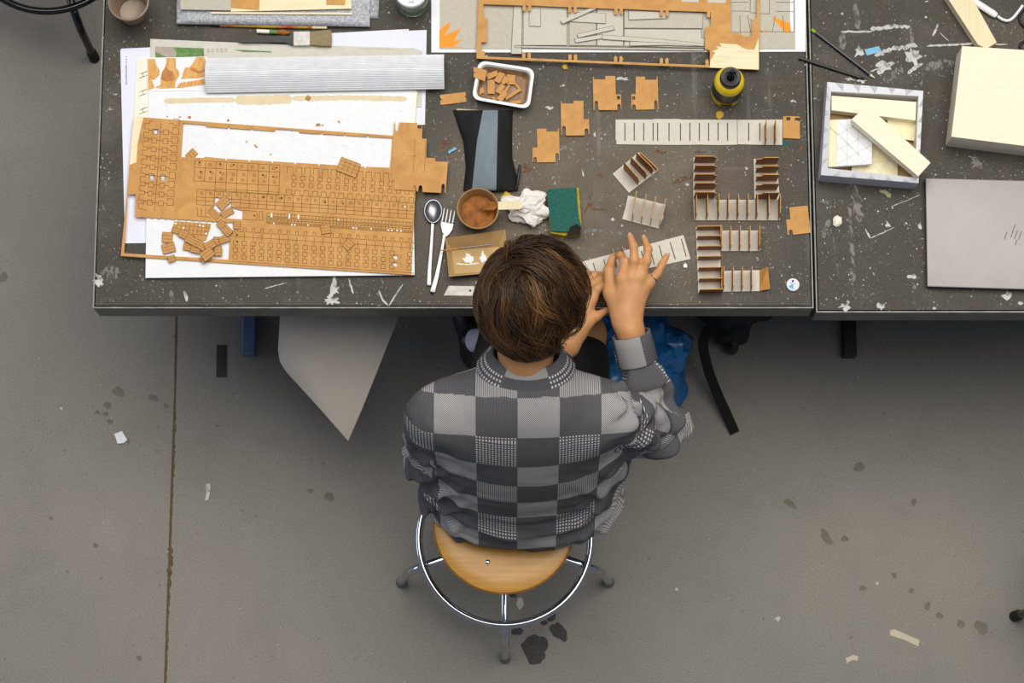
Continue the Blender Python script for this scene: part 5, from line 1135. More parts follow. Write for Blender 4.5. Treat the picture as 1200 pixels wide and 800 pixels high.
# blue plastic bag, backpack
def bulge(name, cx, cy, rx, ry, hz, seed, mt, parent, amp=.25, fr=2.2, sub=5, sq_=1.):
    from mathutils import noise as nz
    bm = bmesh.new(); bmesh.ops.create_icosphere(bm, subdivisions=sub, radius=1)
    for q in bm.verts:
        d = q.co.copy(); r = 1 + amp * nz.noise(d * fr + Vector((seed, 0, 0))) + amp * .5 * abs(nz.noise(d * fr * 2.3 + Vector((0, seed, 0))))
        sx = math.copysign(abs(d.x) ** sq_, d.x); sy = math.copysign(abs(d.y) ** sq_, d.y); sz = math.copysign(abs(d.z) ** sq_, d.z)
        q.co = Vector((cx + sx * rx * r, cy + sy * ry * r, max(.001, hz * (.5 + .5 * sz * r))))
    return put(name, fin(bm, True, 35), mt, parent)
bc_ = W(745, 415, .15)
t = thing('plastic_bag', (bc_.x, bc_.y, 0), 'crumpled blue plastic bag on the floor under the table', 'bag')
bulge('bag', W(747, 395, .2).x, W(750, 410, .2).y, .115, .125, .26, 3.7, M['bluebag'], t, .34, 2.4)
p2 = W(780, 452, .06); bulge('bag_corner', p2.x, p2.y, .05, .065, .10, 6.2, M['bluebag'], t, .4, 2.0, 4)
M['paleprint'] = mat('pale_printed_ring', (150, 146, 150), .5)
pk = W(850, 385, .2)
t = thing('backpack', (pk.x, pk.y, 0), 'black backpack in the shade under the table with a hanging strap', 'backpack')
bulge('body', W(868, 372, .25).x, W(850, 372, .25).y + .16, .12, .16, .35, 1.3, M['blackcloth'], t, .12, 1.6, 5, .75)
p3 = W(858, 390, .12); bulge('side_pocket', p3.x, p3.y + .03, .05, .05, .2, 4.4, M['blackcloth'], t, .2, 1.6, 4, .8)
p4 = W(860, 405, .1); bulge('buckle', p4.x, p4.y + .01, .018, .02, .10, 4.9, M['black'], t, .15, 1.6, 3)
M['strap'] = mat('black_webbing', (17, 16, 17), .85, 0, .2, 80, .2, 600)
sp_ = [(836, 380, .24), (824, 400, .19), (829, 430, .12), (840, 460, .06), (850, 482, .03), (861, 507, .004)]; P = smooth_path([W(*a) for a in sp_], 6); bm = bmesh.new(); rg = []
for i, p in enumerate(P):
    d = (P[min(i + 1, len(P) - 1)] - P[max(i - 1, 0)]).normalized(); n = Vector((-d.y, d.x, 0)).normalized() * .0125; u_ = n.cross(d).normalized() * .003
    rg.append([bm.verts.new(v) for v in (p - n, p + n, p + n + u_ * -1, p - n + u_ * -1)])
for a, b in zip(rg, rg[1:]):
    for k2 in range(4): bm.faces.new((a[k2], a[(k2 + 1) % 4], b[(k2 + 1) % 4], b[k2]))
bm.faces.new(rg[0]); bm.faces.new(rg[-1][::-1]); put('strap', fin(bm), M['strap'], t)

# ------------------------------------------------------------------ person: signed-distance modelling
def vnoise(p, f, seed=0.):
    q = p * f + seed; i = np.floor(q).astype(np.int64); t = q - i; t = t * t * (3 - 2 * t)
    def hsh(a, b, c):
        n = (a * 374761393 + b * 668265263 + c * 2147483647) & 0x7fffffff; n = ((n ^ (n >> 13)) * 1274126177) & 0x7fffffff; return ((n ^ (n >> 16)) & 0xffff) / 32767.5 - 1
    r = 0
    for dx in (0, 1):
        for dy in (0, 1):
            for dz in (0, 1):
                wgt = (t[:, 0] if dx else 1 - t[:, 0]) * (t[:, 1] if dy else 1 - t[:, 1]) * (t[:, 2] if dz else 1 - t[:, 2])
                r = r + wgt * hsh(i[:, 0] + dx, i[:, 1] + dy, i[:, 2] + dz)
    return r
V = lambda *a: np.array(a, float)
def cap(a, b, r1, r2=None, k=.02, flat=None, s=1., sub=False):
    a, b = V(*a), V(*b); r2 = r1 if r2 is None else r2; ba = b - a; L2 = max(ba @ ba, 1e-12); n = None if flat is None else V(*flat) / np.linalg.norm(V(*flat))
    def fn(p):
        t = np.clip(((p - a) @ ba) / L2, 0, 1); off = p - (a + t[:, None] * ba)
        if n is not None: off = off + n * ((off @ n) * (s - 1))[:, None]
        return np.linalg.norm(off, axis=1) - (r1 + (r2 - r1) * t)
    return dict(f=fn, c=(a + b) / 2, r=np.sqrt(L2) / 2 + max(r1, r2), k=k, sub=sub)
def ell(c, ax, rad, k=.02, sub=False):
    c = V(*c); A = np.array([V(*x) for x in ax]); rad = V(*rad)
    def fn(p):
        q = (p - c) @ A.T; k0 = np.linalg.norm(q / rad, axis=1); k1 = np.linalg.norm(q / (rad * rad), axis=1) + 1e-9; return k0 * (k0 - 1) / k1
    return dict(f=fn, c=c, r=rad.max(), k=k, sub=sub)
def field(pr, p):
    d = None
    for q in pr:
        b = q['f'](p)
        if d is None: d = b; continue
        k = q['k']
        if q['sub']:
            h = np.clip(.5 - .5 * (b + d) / k, 0, 1); d = d + (-b - d) * h + k * h * (1 - h)
        else:
            h = np.clip(.5 + .5 * (b - d) / k, 0, 1); d = b + (d - b) * h - k * h * (1 - h)
    return d
def sdf_mesh(pr, h, disp=None, pad=.02, smooth=2, post=None):
    lo = np.min([q['c'] - q['r'] for q in pr if not q['sub']], 0) - pad; hi = np.max([q['c'] + q['r'] for q in pr if not q['sub']], 0) + pad
    bs = 16; nb = np.ceil((hi - lo) / h / bs).astype(int); n = nb * bs; D = np.empty(n, np.float32); g = np.arange(bs) * h
    loc = np.stack(np.meshgrid(g, g, g, indexing='ij'), -1).reshape(-1, 3); rb = bs * h * .87
    bi = np.stack(np.meshgrid(*[np.arange(x) for x in nb], indexing='ij'), -1).reshape(-1, 3); cen = lo + (bi + .5) * bs * h
    dc = field(pr, cen)
    for (i, j, k), c, d0 in zip(bi, cen, dc):
        sl = (slice(i * bs, i * bs + bs), slice(j * bs, j * bs + bs), slice(k * bs, k * bs + bs))
        if abs(d0) > rb * 2.2 + .03: D[sl] = d0; continue
        loc_pr = [q for q in pr if np.linalg.norm(q['c'] - c) - q['r'] < rb + .06]
        if not loc_pr or all(q['sub'] for q in loc_pr): D[sl] = abs(d0) + .01; continue
        if loc_pr[0]['sub']: loc_pr.sort(key=lambda q: q['sub'])
        p = loc + lo + V(i, j, k) * bs * h; d = field(loc_pr, p)
        if disp is not None: d = d + disp(p)
        if post is not None: d = post(p, d)
        D[sl] = d.reshape(bs, bs, bs)
    ins = D < 0; cnt = np.zeros(n - 1, np.int8); N = n - 1
    sh = [(a, b, c) for a in (0, 1) for b in (0, 1) for c in (0, 1)]
    for a, b, c in sh: cnt += ins[a:a + N[0], b:b + N[1], c:c + N[2]]
    act = np.flatnonzero((cnt.ravel() > 0) & (cnt.ravel() < 8)); I = np.stack(np.unravel_index(act, N), -1)
    val = np.stack([D[I[:, 0] + a, I[:, 1] + b, I[:, 2] + c] for a, b, c in sh], 1); S_ = np.array(sh, float)
    acc = np.zeros((len(act), 3)); ct = np.zeros(len(act))
    for x in range(8):
        for y in range(x + 1, 8):
            if np.abs(S_[x] - S_[y]).sum() != 1: continue
            va, vb = val[:, x], val[:, y]; m = (va < 0) != (vb < 0); t = np.where(m, va / np.where(m, va - vb, 1), 0)
            acc += np.where(m[:, None], S_[x] + t[:, None] * (S_[y] - S_[x]), 0); ct += m
    P = lo + (I + acc / np.maximum(ct, 1)[:, None]) * h; quads = []
    for ax in range(3):
        o1, o2 = [(1, 2), (2, 0), (0, 1)][ax]; s0 = [slice(1, -1)] * 3; s1 = [slice(1, -1)] * 3; s0[ax] = slice(0, -1); s1[ax] = slice(1, None)
        df = ins[tuple(s0)] != ins[tuple(s1)]; e = np.stack(np.nonzero(df), -1)
        for q in range(3):
            if q != ax: e[:, q] += 1
        fl_ = ins[e[:, 0], e[:, 1], e[:, 2]]
        def cid(d1, d2):
            w_ = e.copy(); w_[:, o1] -= d1; w_[:, o2] -= d2; return np.searchsorted(act, np.ravel_multi_index((w_[:, 0], w_[:, 1], w_[:, 2]), N))
        qd = np.stack([cid(1, 1), cid(0, 1), cid(0, 0), cid(1, 0)], 1); qd[~fl_] = qd[~fl_][:, ::-1]; quads.append(qd)
    F = np.concatenate(quads)
    for _ in range(smooth):
        s = np.zeros_like(P); c = np.zeros(len(P))
        for x in range(4):
            for y in (1, 3): np.add.at(s, F[:, x], P[F[:, (x + y) % 4]]); np.add.at(c, F[:, x], 1)
        P = P * .5 + .5 * s / np.maximum(c, 1)[:, None]
    return P, F
def np_mesh(P, F):
    me = bpy.data.meshes.new('mesh'); me.vertices.add(len(P)); me.vertices.foreach_set('co', P.astype(np.float32).ravel())
    me.loops.add(F.size); me.loops.foreach_set('vertex_index', F.astype(np.int32).ravel()); me.polygons.add(len(F))
    me.polygons.foreach_set('loop_start', np.arange(0, F.size, F.shape[1], dtype=np.int32)); me.polygons.foreach_set('use_smooth', np.ones(len(F), bool)); me.update(calc_edges=True); me.validate(); return me
X0 = .025
w3 = lambda u, v, z: tuple(W(u, v, z))
person = thing('person', (X0, .75, .0), 'person in a grey checked shirt bent over the work table on a stool', 'person')
# head frame
U = V(.02, .80, .60); U /= np.linalg.norm(U); F0 = V(0, .6, -.8); Rx = np.cross(F0, U); a_ = math.radians(24); Fd = math.cos(a_) * F0 + math.sin(a_) * V(1, 0, 0); Fd -= U * (Fd @ U); Fd /= np.linalg.norm(Fd); Rd = np.cross(Fd, U)
HC_ = V(*w3(622, 354, 1.205))
hp = lambda r, f, u: tuple(HC_ + Rd * r + Fd * f + U * u)
AX = (Rd, Fd, U)
hd = [ell(hp(0, -.004, .018), AX, (.077, .096, .090)), ell(hp(0, .030, -.045), AX, (.062, .066, .078), .03), cap(hp(0, .062, -.105), hp(0, .05, -.09), .026, .04, .03),
      cap(hp(0, .094, -.012), hp(0, .118, -.046), .008, .014, .012), cap(hp(-.012, .104, -.05), hp(.012, .104, -.05), .008, .008, .008),
      cap(hp(-.045, .082, .008), hp(.045, .082, .008), .014, .014, .02), ell(hp(.035, .092, -.012), AX, (.016, .012, .011), .012, True), ell(hp(-.035, .092, -.012), AX, (.016, .012, .011), .012, True),
      ell(hp(.034, .080, -.012), AX, (.013, .013, .012), .003), ell(hp(-.034, .080, -.012), AX, (.013, .013, .012), .003),
      cap(hp(-.020, .095, -.077), hp(.020, .095, -.077), .006, .006, .008), cap(hp(-.016, .094, -.087), hp(.016, .094, -.087), .007, .007, .008), cap(hp(-.02, .104, -.0815), hp(.02, .104, -.0815), .002, .002, .004, sub=True),
      ell(hp(.078, -.008, -.02), AX, (.010, .020, .032), .006), ell(hp(-.078, -.008, -.02), AX, (.010, .020, .032), .006), ell(hp(.089, -.004, -.02), AX, (.007, .010, .018), .006, True), ell(hp(-.089, -.004, -.02), AX, (.007, .010, .018), .006, True)]
nb_ = (X0 + .004, .900, 1.085)
neck = [cap(nb_, hp(0, -.035, -.045), .058, .054, .03)]
trunk = [cap((X0, .775, .62), (X0, .80, .80), .155, .150, .04, (0, 1, 0), 1.5), cap((X0, .80, .80), (X0, .850, .99), .150, .150, .05, (0, 1, 0), 1.6), cap((X0 - .13, .838, 1.03), (X0 + .13, .838, 1.03), .055, .055, .06)]
# right arm and hand
SH_R, EL_R, WR_R = (.200, .835, 1.02), w3(766, 500, .750), w3(738.5, 386, .845)
arm = [cap(SH_R, EL_R, .047, .038, .04), cap(EL_R, WR_R, .038, .027, .02)]
pn = (0.12, -.25, 1)                                             # back-of-hand normal
def J(u, v, z): return w3(u, v, z)
mc = [J(729.5, 327, .862), J(740, 324.5, .868), J(750.5, 325.5, .866), J(759.5, 331.5, .857)]
hand = [cap(WR_R, J(736, 372, .848), .027, .029, .02, pn, 1.45)]
for q, r in zip(mc, (.0145, .0145, .0140, .0130)): hand.append(cap(J(737, 366, .848), q, .023, r, .016, pn, 1.25))
def finger(js, rs, k0=.010):
    out = []
    for i in range(len(js) - 1): out.append(cap(js[i], js[i + 1], rs[i], rs[i + 1], k0 if i == 0 else .004))
    for j, r in zip(js[1:-1], rs[1:-1]): out.append(cap(j, j, r * 1.07, None, .004))
    return out
hand += finger([mc[0], J(732, 306.5, .866), J(727.5, 299.5, .846), J(723, 299, .826)], [.0115, .0100, .0088, .0072])
hand += finger([mc[1], J(743.5, 305, .882), J(742.5, 288.5, .884), J(738.6, 277, .877)], [.0118, .0103, .0090, .0074])
hand += finger([mc[2], J(757.5, 306, .878), J(759.5, 292, .880), J(755, 279.5, .872)], [.0115, .0100, .0088, .0072])
hand += finger([mc[3], J(770, 321, .858), J(776, 309.5, .856), J(781.5, 299.5, .850)], [.0105, .0090, .0080, .0066])
hand += [cap(J(729, 376, .842), J(716.5, 343, .838), .022, .0165, .018)] + finger([J(716.5, 343, .838), J(713.5, 317, .834), J(718, 302, .820)], [.0150, .0115, .0082], .014)
# tendons and knuckles
pn_ = V(*pn) / np.linalg.norm(V(*pn))
for i, q in enumerate(mc): hand.append(cap(tuple(V(*J(734 + i * 2.4, 362, .848)) + pn_ * .0165), tuple(V(*q) + pn_ * .0085), .0028, .0034, .005))
for q in mc: hand.append(cap(q, q, .0138, None, .006))
# left arm and hand
SH_L, EL_L, WR_L = (-.155, .835, 1.02), (-.125, .855, .765), w3(664, 404, .800)
arm += [cap(SH_L, EL_L, .047, .038, .04), cap(EL_L, WR_L, .038, .026, .02)]
ln = (-.3, -.2, 1)
lm = [J(694, 349, .812), J(690, 345.5, .806), J(686, 343.5, .796), J(682, 344, .786)]
lh = [cap(WR_L, J(670, 392, .802), .026, .028, .02, ln, 1.4)]
for q, r in zip(lm, (.0135, .0135, .0125, .0115)): lh.append(cap(J(673, 386, .80), q, .022, r, .014, ln, 1.2))
lh += finger([lm[0], J(700, 338.5, .816), J(706.5, 334.5, .812), J(712, 333, .804)], [.0108, .0098, .0086, .0072], .006)
lh += finger([lm[1], J(696, 331.5, .806), J(704, 327, .802), J(711, 325.5, .794)], [.0105, .0095, .0084, .0070], .004)
lh += finger([lm[2], J(690, 328, .794), J(697, 322, .788), J(705, 321, .780)], [.0100, .0090, .0080, .0066], .004)
lh += finger([lm[3], J(683, 329, .784), J(688, 322, .778), J(694, 320, .772)], [.0095, .0082, .0072, .0062], .004)
lh += [cap(J(675, 389, .80), J(686, 379, .803), .020, .0150, .014)] + finger([J(686, 379, .803), J(699, 370.5, .806), J(711, 363.5, .802)], [.0135, .0105, .0078], .010)
# legs
HR, KR, AR = (.115, .775, .60), w3(682, 392, .565), w3(558, 399, .175)
HL, KL, AL = (-.055, .775, .60), (.010, 1.16, .555), (-.075, .90, .095)
legs = [cap(HR, KR, .075, .052, .03), cap(KR, AR, .050, .025, .02), cap(KR, tuple(V(*KR) * .6 + V(*AR) * .4), .046, .050, .02), cap(HL, KL, .075, .052, .03), cap(KL, AL, .050, .033, .02),
        cap(AL, (-.075, .96, .050), .024, .02, .02)]
pr_body = trunk + neck + hd + arm + hand + lh + legs
stool_xy = V(sc0.x, sc0.y)
def sit(z0):
    def post(p, d):
        m = np.linalg.norm(p[:, :2] - stool_xy, axis=1) < .172; return np.where(m, np.maximum(d, z0 - p[:, 2]), d)
    return post
P, F = sdf_mesh(pr_body, .0030, None, .012, 2, sit(.556))
put('body', np_mesh(P, F), M['skin'], person)
# finger nails, ring
M['nail'] = mat('finger_nail', (226, 178, 150), .3)
def nail(js, r, nrm):
    a, b = V(*js[-2]), V(*js[-1]); d = (b - a) / np.linalg.norm(b - a); n = V(*nrm); n = n - d * (n @ d); n /= np.linalg.norm(n); s = np.cross(d, n); c = b + n * r * .86 + d * r * .15; bm = bmesh.new()
    vs_ = [bm.verts.new(Vector(c + d * (r * .85 * math.cos(t)) + s * (r * .62 * math.sin(t)) - n * (abs(math.sin(t)) ** 2 * r * .16))) for t in np.linspace(0, 2 * math.pi, 12, endpoint=False)]; cc_ = bm.verts.new(Vector(c + n * r * .06)); lo_ = [bm.verts.new(v.co - Vector(n * .001)) for v in vs_]
    for i in range(12): bm.faces.new((vs_[i], vs_[(i + 1) % 12], cc_)); bm.faces.new((vs_[i], lo_[i], lo_[(i + 1) % 12], vs_[(i + 1) % 12]))
    put('finger_nail', fin(bm, True), M['nail'], person)
nail([J(742.5, 288.5, .884), J(738.6, 277, .877)], .0074, (0, -.2, 1)); nail([J(759.5, 292, .880), J(755, 279.5, .872)], .0072, (0, -.2, 1)); nail([J(776, 309.5, .856), J(781.5, 299.5, .850)], .0066, (.3, -.1, 1)); nail([J(713.5, 317, .834), J(718, 302, .820)], .0082, (-.5, .2, 1))
rc = V(*mc[3]) * .45 + V(*J(770, 321, .858)) * .55; rd = V(*J(770, 321, .858)) - V(*mc[3]); rd /= np.linalg.norm(rd); s1 = np.cross(rd, V(0, 0, 1)); s1 /= np.linalg.norm(s1); s2 = np.cross(rd, s1)
tube('finger_ring', [Vector(rc + (s1 * math.cos(t) + s2 * math.sin(t)) * .0108) for t in np.linspace(0, 2 * math.pi, 25)], .0014, M['steel'], person, 8)

# ---- shirt
def m_shirt():
    k = NT('grey_checked_woven_shirt'); uv = k.n('ShaderNodeUVMap'); uv.uv_map = 'cloth'; sx = k.n('ShaderNodeSeparateXYZ'); k.link(uv.outputs[0], sx.inputs[0]); u, v = sx.outputs[0], sx.outputs[1]
    fu, fv = k.math('FLOOR', u), k.math('FLOOR', v); chk = k.math('FLOORED_MODULO', k.math('ADD', fu, fv), 2.)
    cb_ = k.n('ShaderNodeCombineXYZ'); k.link(fu, cb_.inputs[0]); k.link(fv, cb_.inputs[1]); wn = k.n('ShaderNodeTexWhiteNoise'); k.link(cb_.outputs[0], wn.inputs['Vector']); rv = wn.outputs['Value']
    def wave(x, n, ph=0.): return k.math('SINE', k.math('ADD', k.math('MULTIPLY', x, 6.2832 * n), ph))
    par = k.math('MULTIPLY', k.math('FLOORED_MODULO', fv, 2.), 1.)
    big = k.math('MULTIPLY', k.step(wave(u, 13.), -.35, .25), k.step(wave(v, 13.), -.3, .3))            # large dotted weave
    finew = k.step(k.math('MULTIPLY', wave(u, 22.), wave(v, 22.)), -.25, .25)
    rib = k.step(wave(u, 20.), -.3, .3)
    r4 = k.math('FLOORED_MODULO', fv, 4.); sel = k.math('MULTIPLY', k.math('GREATER_THAN', r4, .5), k.math('LESS_THAN', r4, 1.5)); sel2 = k.math('LESS_THAN', r4, 2.5)
    cb1 = k.mix(big, lin((92, 90, 94)), lin((214, 210, 206))); cf = k.mix(finew, lin((104, 101, 103)), lin((196, 192, 189))); cr_ = k.mix(rib, lin((116, 113, 114)), lin((178, 174, 172)))
    light = k.mix(sel2, cr_, cf); light = k.mix(sel, light, cb1)
    th = k.noise(900, 2, .5); dk = k.mix(k.step(wave(u, 34.), -.6, .6), lin((80, 79, 82)), lin((112, 110, 112))); dk = k.mix(k.math('MULTIPLY', th, .5), dk, lin((70, 69, 72)))
    k.base(k.mix(chk, light, dk), .92, 0, .15); k.bump(k.math('ADD', finew, th), .12, .0006)
    return k.m
M['shirt'] = m_shirt()
cuffR = tuple(V(*EL_R) * .20 + V(*WR_R) * .80); cuffL = tuple(V(*EL_L) * .15 + V(*WR_L) * .85)
tor = [cap((X0 + .004, .728, .590), (X0, .775, .70), .212, .205, .04, (0, 1, 0), 1.62), cap((X0, .775, .70), (X0, .80, .84), .206, .206, .05, (0, 1, 0), 1.72), cap((X0, .80, .84), (X0, .84, .97), .206, .186, .06, (0, .95, -.2), 1.75),
       cap((X0 - .135, .832, 1.025), (X0 + .135, .832, 1.025), .062, .062, .06), cap((X0 - .05, .835, 1.055), (X0 + .05, .835, 1.055), .048, .048, .05), cap((X0 - .04, .875, 1.068), (X0 + .04, .875, 1.068), .044, .044, .04), cap((X0 - .03, .905, 1.06), (X0 + .03, .905, 1.06), .044, .044, .04), cap((X0 - .11, .80, .99), (X0 + .11, .80, .99), .056, .056, .06)]
slR = [cap(SH_R, EL_R, .066, .060, .05), cap(EL_R, tuple(V(*EL_R) * .5 + V(*cuffR) * .5), .058, .052, .02), cap(tuple(V(*EL_R) * .5 + V(*cuffR) * .5), cuffR, .052, .041, .02), cap(EL_R, EL_R, .062, None, .03)]
slL = [cap(SH_L, EL_L, .066, .062, .05), cap((-.168, .825, .97), (-.158, .79, .76), .058, .066, .04), cap(EL_L, cuffL, .056, .042, .02)]
def shirt_disp(p):
    z = p[:, 2]; y = p[:, 1]; x = p[:, 0]
    low = np.clip((1.0 - z) / .22, 0, 1); bot = np.clip((.86 - z) / .2, 0, 1)
    n = vnoise(p * V(.5, 1., 1.8), 13., 3.1); n2 = vnoise(p * V(.4, 1., 2.4), 27., 8.7); n3 = vnoise(p, 34., 1.7)
    xr = (x - X0) / .2; side = np.clip(np.abs(xr), 0, 1.6); arm_ = np.clip((x - .19) / .05, 0, 1)
    ph = (z - .035 * xr * xr + .018 * vnoise(p, 6., 4.4)) / .066                        # cloth bunching in sagging rolls above the seat
    roll = (.5 + .5 * np.sin(2 * math.pi * ph)) ** 1.6
    dia = (z * .8 + np.abs(x - X0) * 1.25 + .02 * n) / .075; pull = (.5 + .5 * np.sin(2 * math.pi * dia)) ** 2   # pulls from the armpits
    d = -(.022 * roll * bot * (.5 + .5 * np.abs(n)) + .018 * pull * low * np.clip((side - .45) / .4, 0, 1) * (1 - arm_) + .009 * np.abs(n) * low * (1 - arm_) + .004 * n2 * low + .003 * n3 * side) + .005
    el = vnoise((p - V(*EL_R)) @ np.array([[.6, .3, 0], [-.3, .6, .4], [.2, -.4, 1.]]), 24., 5.); d -= arm_ * (.022 * np.abs(el) - .006 + .006 * n2)
    la = np.clip((-.13 - x) / .04, 0, 1) * np.clip((1.0 - z) / .1, 0, 1); d -= la * (.016 * np.abs(vnoise(p * V(1, 1, .6), 22., 9.)) - .004)
    return d
pr_s = tor + slR + slL
P, F = sdf_mesh(pr_s, .0042, shirt_disp, .02, 2, lambda p, d: np.maximum(d, .5525 - p[:, 2]))
# cut the solid at the cuffs and at the hem
me = np_mesh(P, F); cen = P[F].mean(1)
def nearest(pr, c): return np.min([q['f'](c) for q in pr], 0)
dT, dR, dL = nearest(tor, cen), nearest(slR, cen), nearest(slL, cen)
prof = np.array([[.985, 1.10], [.90, 1.128], [.852, 1.12], [.770, 1.07], [.743, .985], [.705, .905], [.682, .82], [.676, .73], [.66, .645], [.643, .56], [.62, .47]])
cum = np.concatenate([[0], np.cumsum(np.linalg.norm(np.diff(prof, axis=0), axis=1))]); cum -= cum[2]
def arc(p):
    best = np.full(len(p), 1e9); out = np.zeros(len(p)); q = p[:, 1:]
    for a, b, c0, c1_ in zip(prof, prof[1:], cum, cum[1:]):
        ba = b - a; t = np.clip(((q - a) @ ba) / (ba @ ba), 0, 1); d = np.linalg.norm(q - a - t[:, None] * ba, axis=1); m = d < best; best[m] = d[m]; out[m] = (c0 + t * (c1_ - c0))[m]
    return out
SQ = .0865; xb = W(606.5, 500, 1.05).x
uvT = np.stack([(P[:, 0] - xb) / SQ + 100, arc(P) / SQ + 100], 1)
def armuv(pts):
    L = np.zeros(len(P)); A_ = np.zeros(len(P)); best = np.full(len(P), 1e9); c0 = 0
    for a, b in zip(pts, pts[1:]):
        a, b = V(*a), V(*b); ba = b - a; l = np.linalg.norm(ba); t = np.clip(((P - a) @ ba) / (l * l), -.2, 1); off = P - a - t[:, None] * ba; d = np.linalg.norm(off, axis=1); d_ = ba / l; e1 = np.cross(d_, V(.3, 0, 1)); e1 /= np.linalg.norm(e1); e2 = np.cross(d_, e1)
        m = d < best; best[m] = d[m]; L[m] = (c0 + t * l)[m]; A_[m] = np.arctan2(off @ e1, off @ e2)[m]; c0 += l
    return np.stack([A_ / (2 * math.pi) * 4 + 100.3, L / SQ + 100.5], 1)
uvR, uvL = armuv([SH_R, EL_R, WR_R]), armuv([SH_L, EL_L, WR_L])
uvR_, uvL_ = uvR[F], uvL[F]
for q in (uvR_, uvL_):                                            # faces across the angle seam
    m = (q[:, :, 0].max(1) - q[:, :, 0].min(1)) > 2; qq = q[m]; qq[:, :, 0] = np.where(qq[:, :, 0] < 100.3, qq[:, :, 0] + 4, qq[:, :, 0]); q[m] = qq
uv = uvT[F]; fr_ = cen[:, 1] > .79 + .25 * (cen[:, 2] - .6); uvF = np.stack([uvT[:, 0], (1.12 - P[:, 2]) / SQ + 100], 1); uv[fr_ & (cen[:, 2] < 1.03)] = uvF[F][fr_ & (cen[:, 2] < 1.03)]; lenR, lenL = uvR[F].mean(1)[:, 1] - 100.5, uvL[F].mean(1)[:, 1] - 100.5; mR = (dR < dT - .004) & (lenR > .9); mL = (dL < dT - .004) & ~mR & (lenL > .9); uv[mR] = uvR_[mR]; uv[mL] = uvL_[mL]
def set_uv(me, uv): l = me.uv_layers.new(name='cloth'); l.data.foreach_set('uv', uv.astype(np.float32).ravel())
set_uv(me, uv); shirt = put('shirt', me, M['shirt'], person)
# cuffs: thin sleeves ending in a clean rim
def ring_band(name, c, axis, rings, parent, mt, uvs=(1., 1.), n=48, gap=0., tw=0., el=(1., 1.), e0=None):
    ax = V(*axis); ax /= np.linalg.norm(ax); e1 = V(*(e0 or (1, 0, 0))); e1 = e1 - ax * (e1 @ ax); e1 /= np.linalg.norm(e1); e2 = np.cross(ax, e1); Pv = []; uvv = []
    m = n if gap == 0 else n + 1
    for j, (r, hgt) in enumerate(rings):
        for i in range(m):
            t = tw + gap / 2 + (2 * math.pi - gap) * i / n; hh = hgt(t) if callable(hgt) else hgt; rr = r(t) if callable(r) else r
            Pv.append(V(*c) + (e1 * math.cos(t) * el[0] + e2 * math.sin(t) * el[1]) * rr + ax * hh); uvv.append((100 + uvs[0] * i / n, 100 + uvs[1] * j / max(1, len(rings) - 1)))
    Fq = []; uq = []
    for j in range(len(rings) - 1):
        for i in range(n):
            a, b, c_, d = j * m + i, j * m + (i + 1) % m, (j + 1) * m + (i + 1) % m, (j + 1) * m + i; Fq.append((a, b, c_, d))
            ub = list(uvv[b]); uc = list(uvv[c_]); 
            if gap == 0 and i == n - 1: ub[0] += uvs[0]; uc[0] += uvs[0]
            uq.append((uvv[a], ub, uc, uvv[d]))
    me = np_mesh(np.array(Pv), np.array(Fq)); set_uv(me, np.array(uq)); return put(name, me, mt, parent)
dr = V(*WR_R) - V(*EL_R); dr /= np.linalg.norm(dr)
ring_band('cuff', tuple(V(*cuffR) - dr * .018), dr, [(.043, -.014), (.0445, -.010), (.0435, .030), (.0425, .0535), (.0412, .0545), (.0400, .053), (.0395, .02)], shirt, M['shirt'], (4, 1.9), 48, 0, .4)
dl = V(*WR_L) - V(*EL_L); dl /= np.linalg.norm(dl)
ring_band('cuff', tuple(V(*cuffL) - dl * .02), dl, [(.044, -.014), (.045, -.008), (.0425, .045), (.0415, .046), (.040, .045), (.039, .02)], shirt, M['shirt'], (4, 1.2))
# collar
cx = (X0 + .004, .922, 1.106); cax = (.02, .58, .81)
lf = lambda t: .012 * math.cos(t)                                    # t measured from the nape
ring_band('collar', cx, cax, [(.078, -.020), (.071, .010), (.0675, .032), (.0685, .037), (.0715, .0375), (lambda t: .084, .020), (lambda t: .0985 + .004 * math.cos(2 * t), -.006), (lambda t: .0995, -.012), (.097, -.014)], shirt, M['shirt'], (5, 1.6), 64, .55, math.pi / 2, (1.0, .82), (1, 0, 0))
# ---- shorts, socks, shoes
k5 = lambda a, b, t: tuple(V(*a) * (1 - t) + V(*b) * t)
P, F = sdf_mesh([cap((X0 - .07, .775, .60), (X0 + .07, .775, .60), .098, .098, .03), cap(HR, k5(HR, KR, .80), .090, .074, .03), cap(HL, k5(HL, KL, .80), .090, .074, .03)], .006, lambda p: .004 * vnoise(p, 22., 2.), .02, 1, sit(.554))
put('shorts', np_mesh(P, F), M['short'], person)
def foot(ank, toe, knee, label):
    s_, tt = V(*ank), V(*toe); d = tt - s_; ax = V(*knee) - s_; ax /= np.linalg.norm(ax)
    P, F = sdf_mesh([cap(tuple(s_ - ax * .006), tuple(s_ + ax * .055), .0300, .0295, .01)], .003, None, .02, 1)
    put('sock', np_mesh(P, F), M['sock'], person)
    dn = d / np.linalg.norm(d); h_ = V(dn[0], dn[1], 0); h_ /= np.linalg.norm(h_); heel = V(s_[0], s_[1], max(.042, s_[2] - .055)) - h_ * .02; tp = V(tt[0], tt[1], .034)
    P, F = sdf_mesh([cap(tuple(heel), tuple(heel * .45 + tp * .55), .041, .042, .02), cap(tuple(heel * .45 + tp * .55), tuple(tp), .042, .032, .02, (0, 0, 1), 1.15), cap(tuple(s_ - ax * .018), tuple(heel), .0335, .038, .02)], .0045, None, .02, 1)
    P[:, 2] = np.maximum(P[:, 2], .004); sh = put('shoe', np_mesh(P, F), M['black'], person)
foot(AR, (AR[0] - .03, AR[1] + .16, .04), KR, ''); foot(AL, (-.07, 1.06, .035), KL, '')

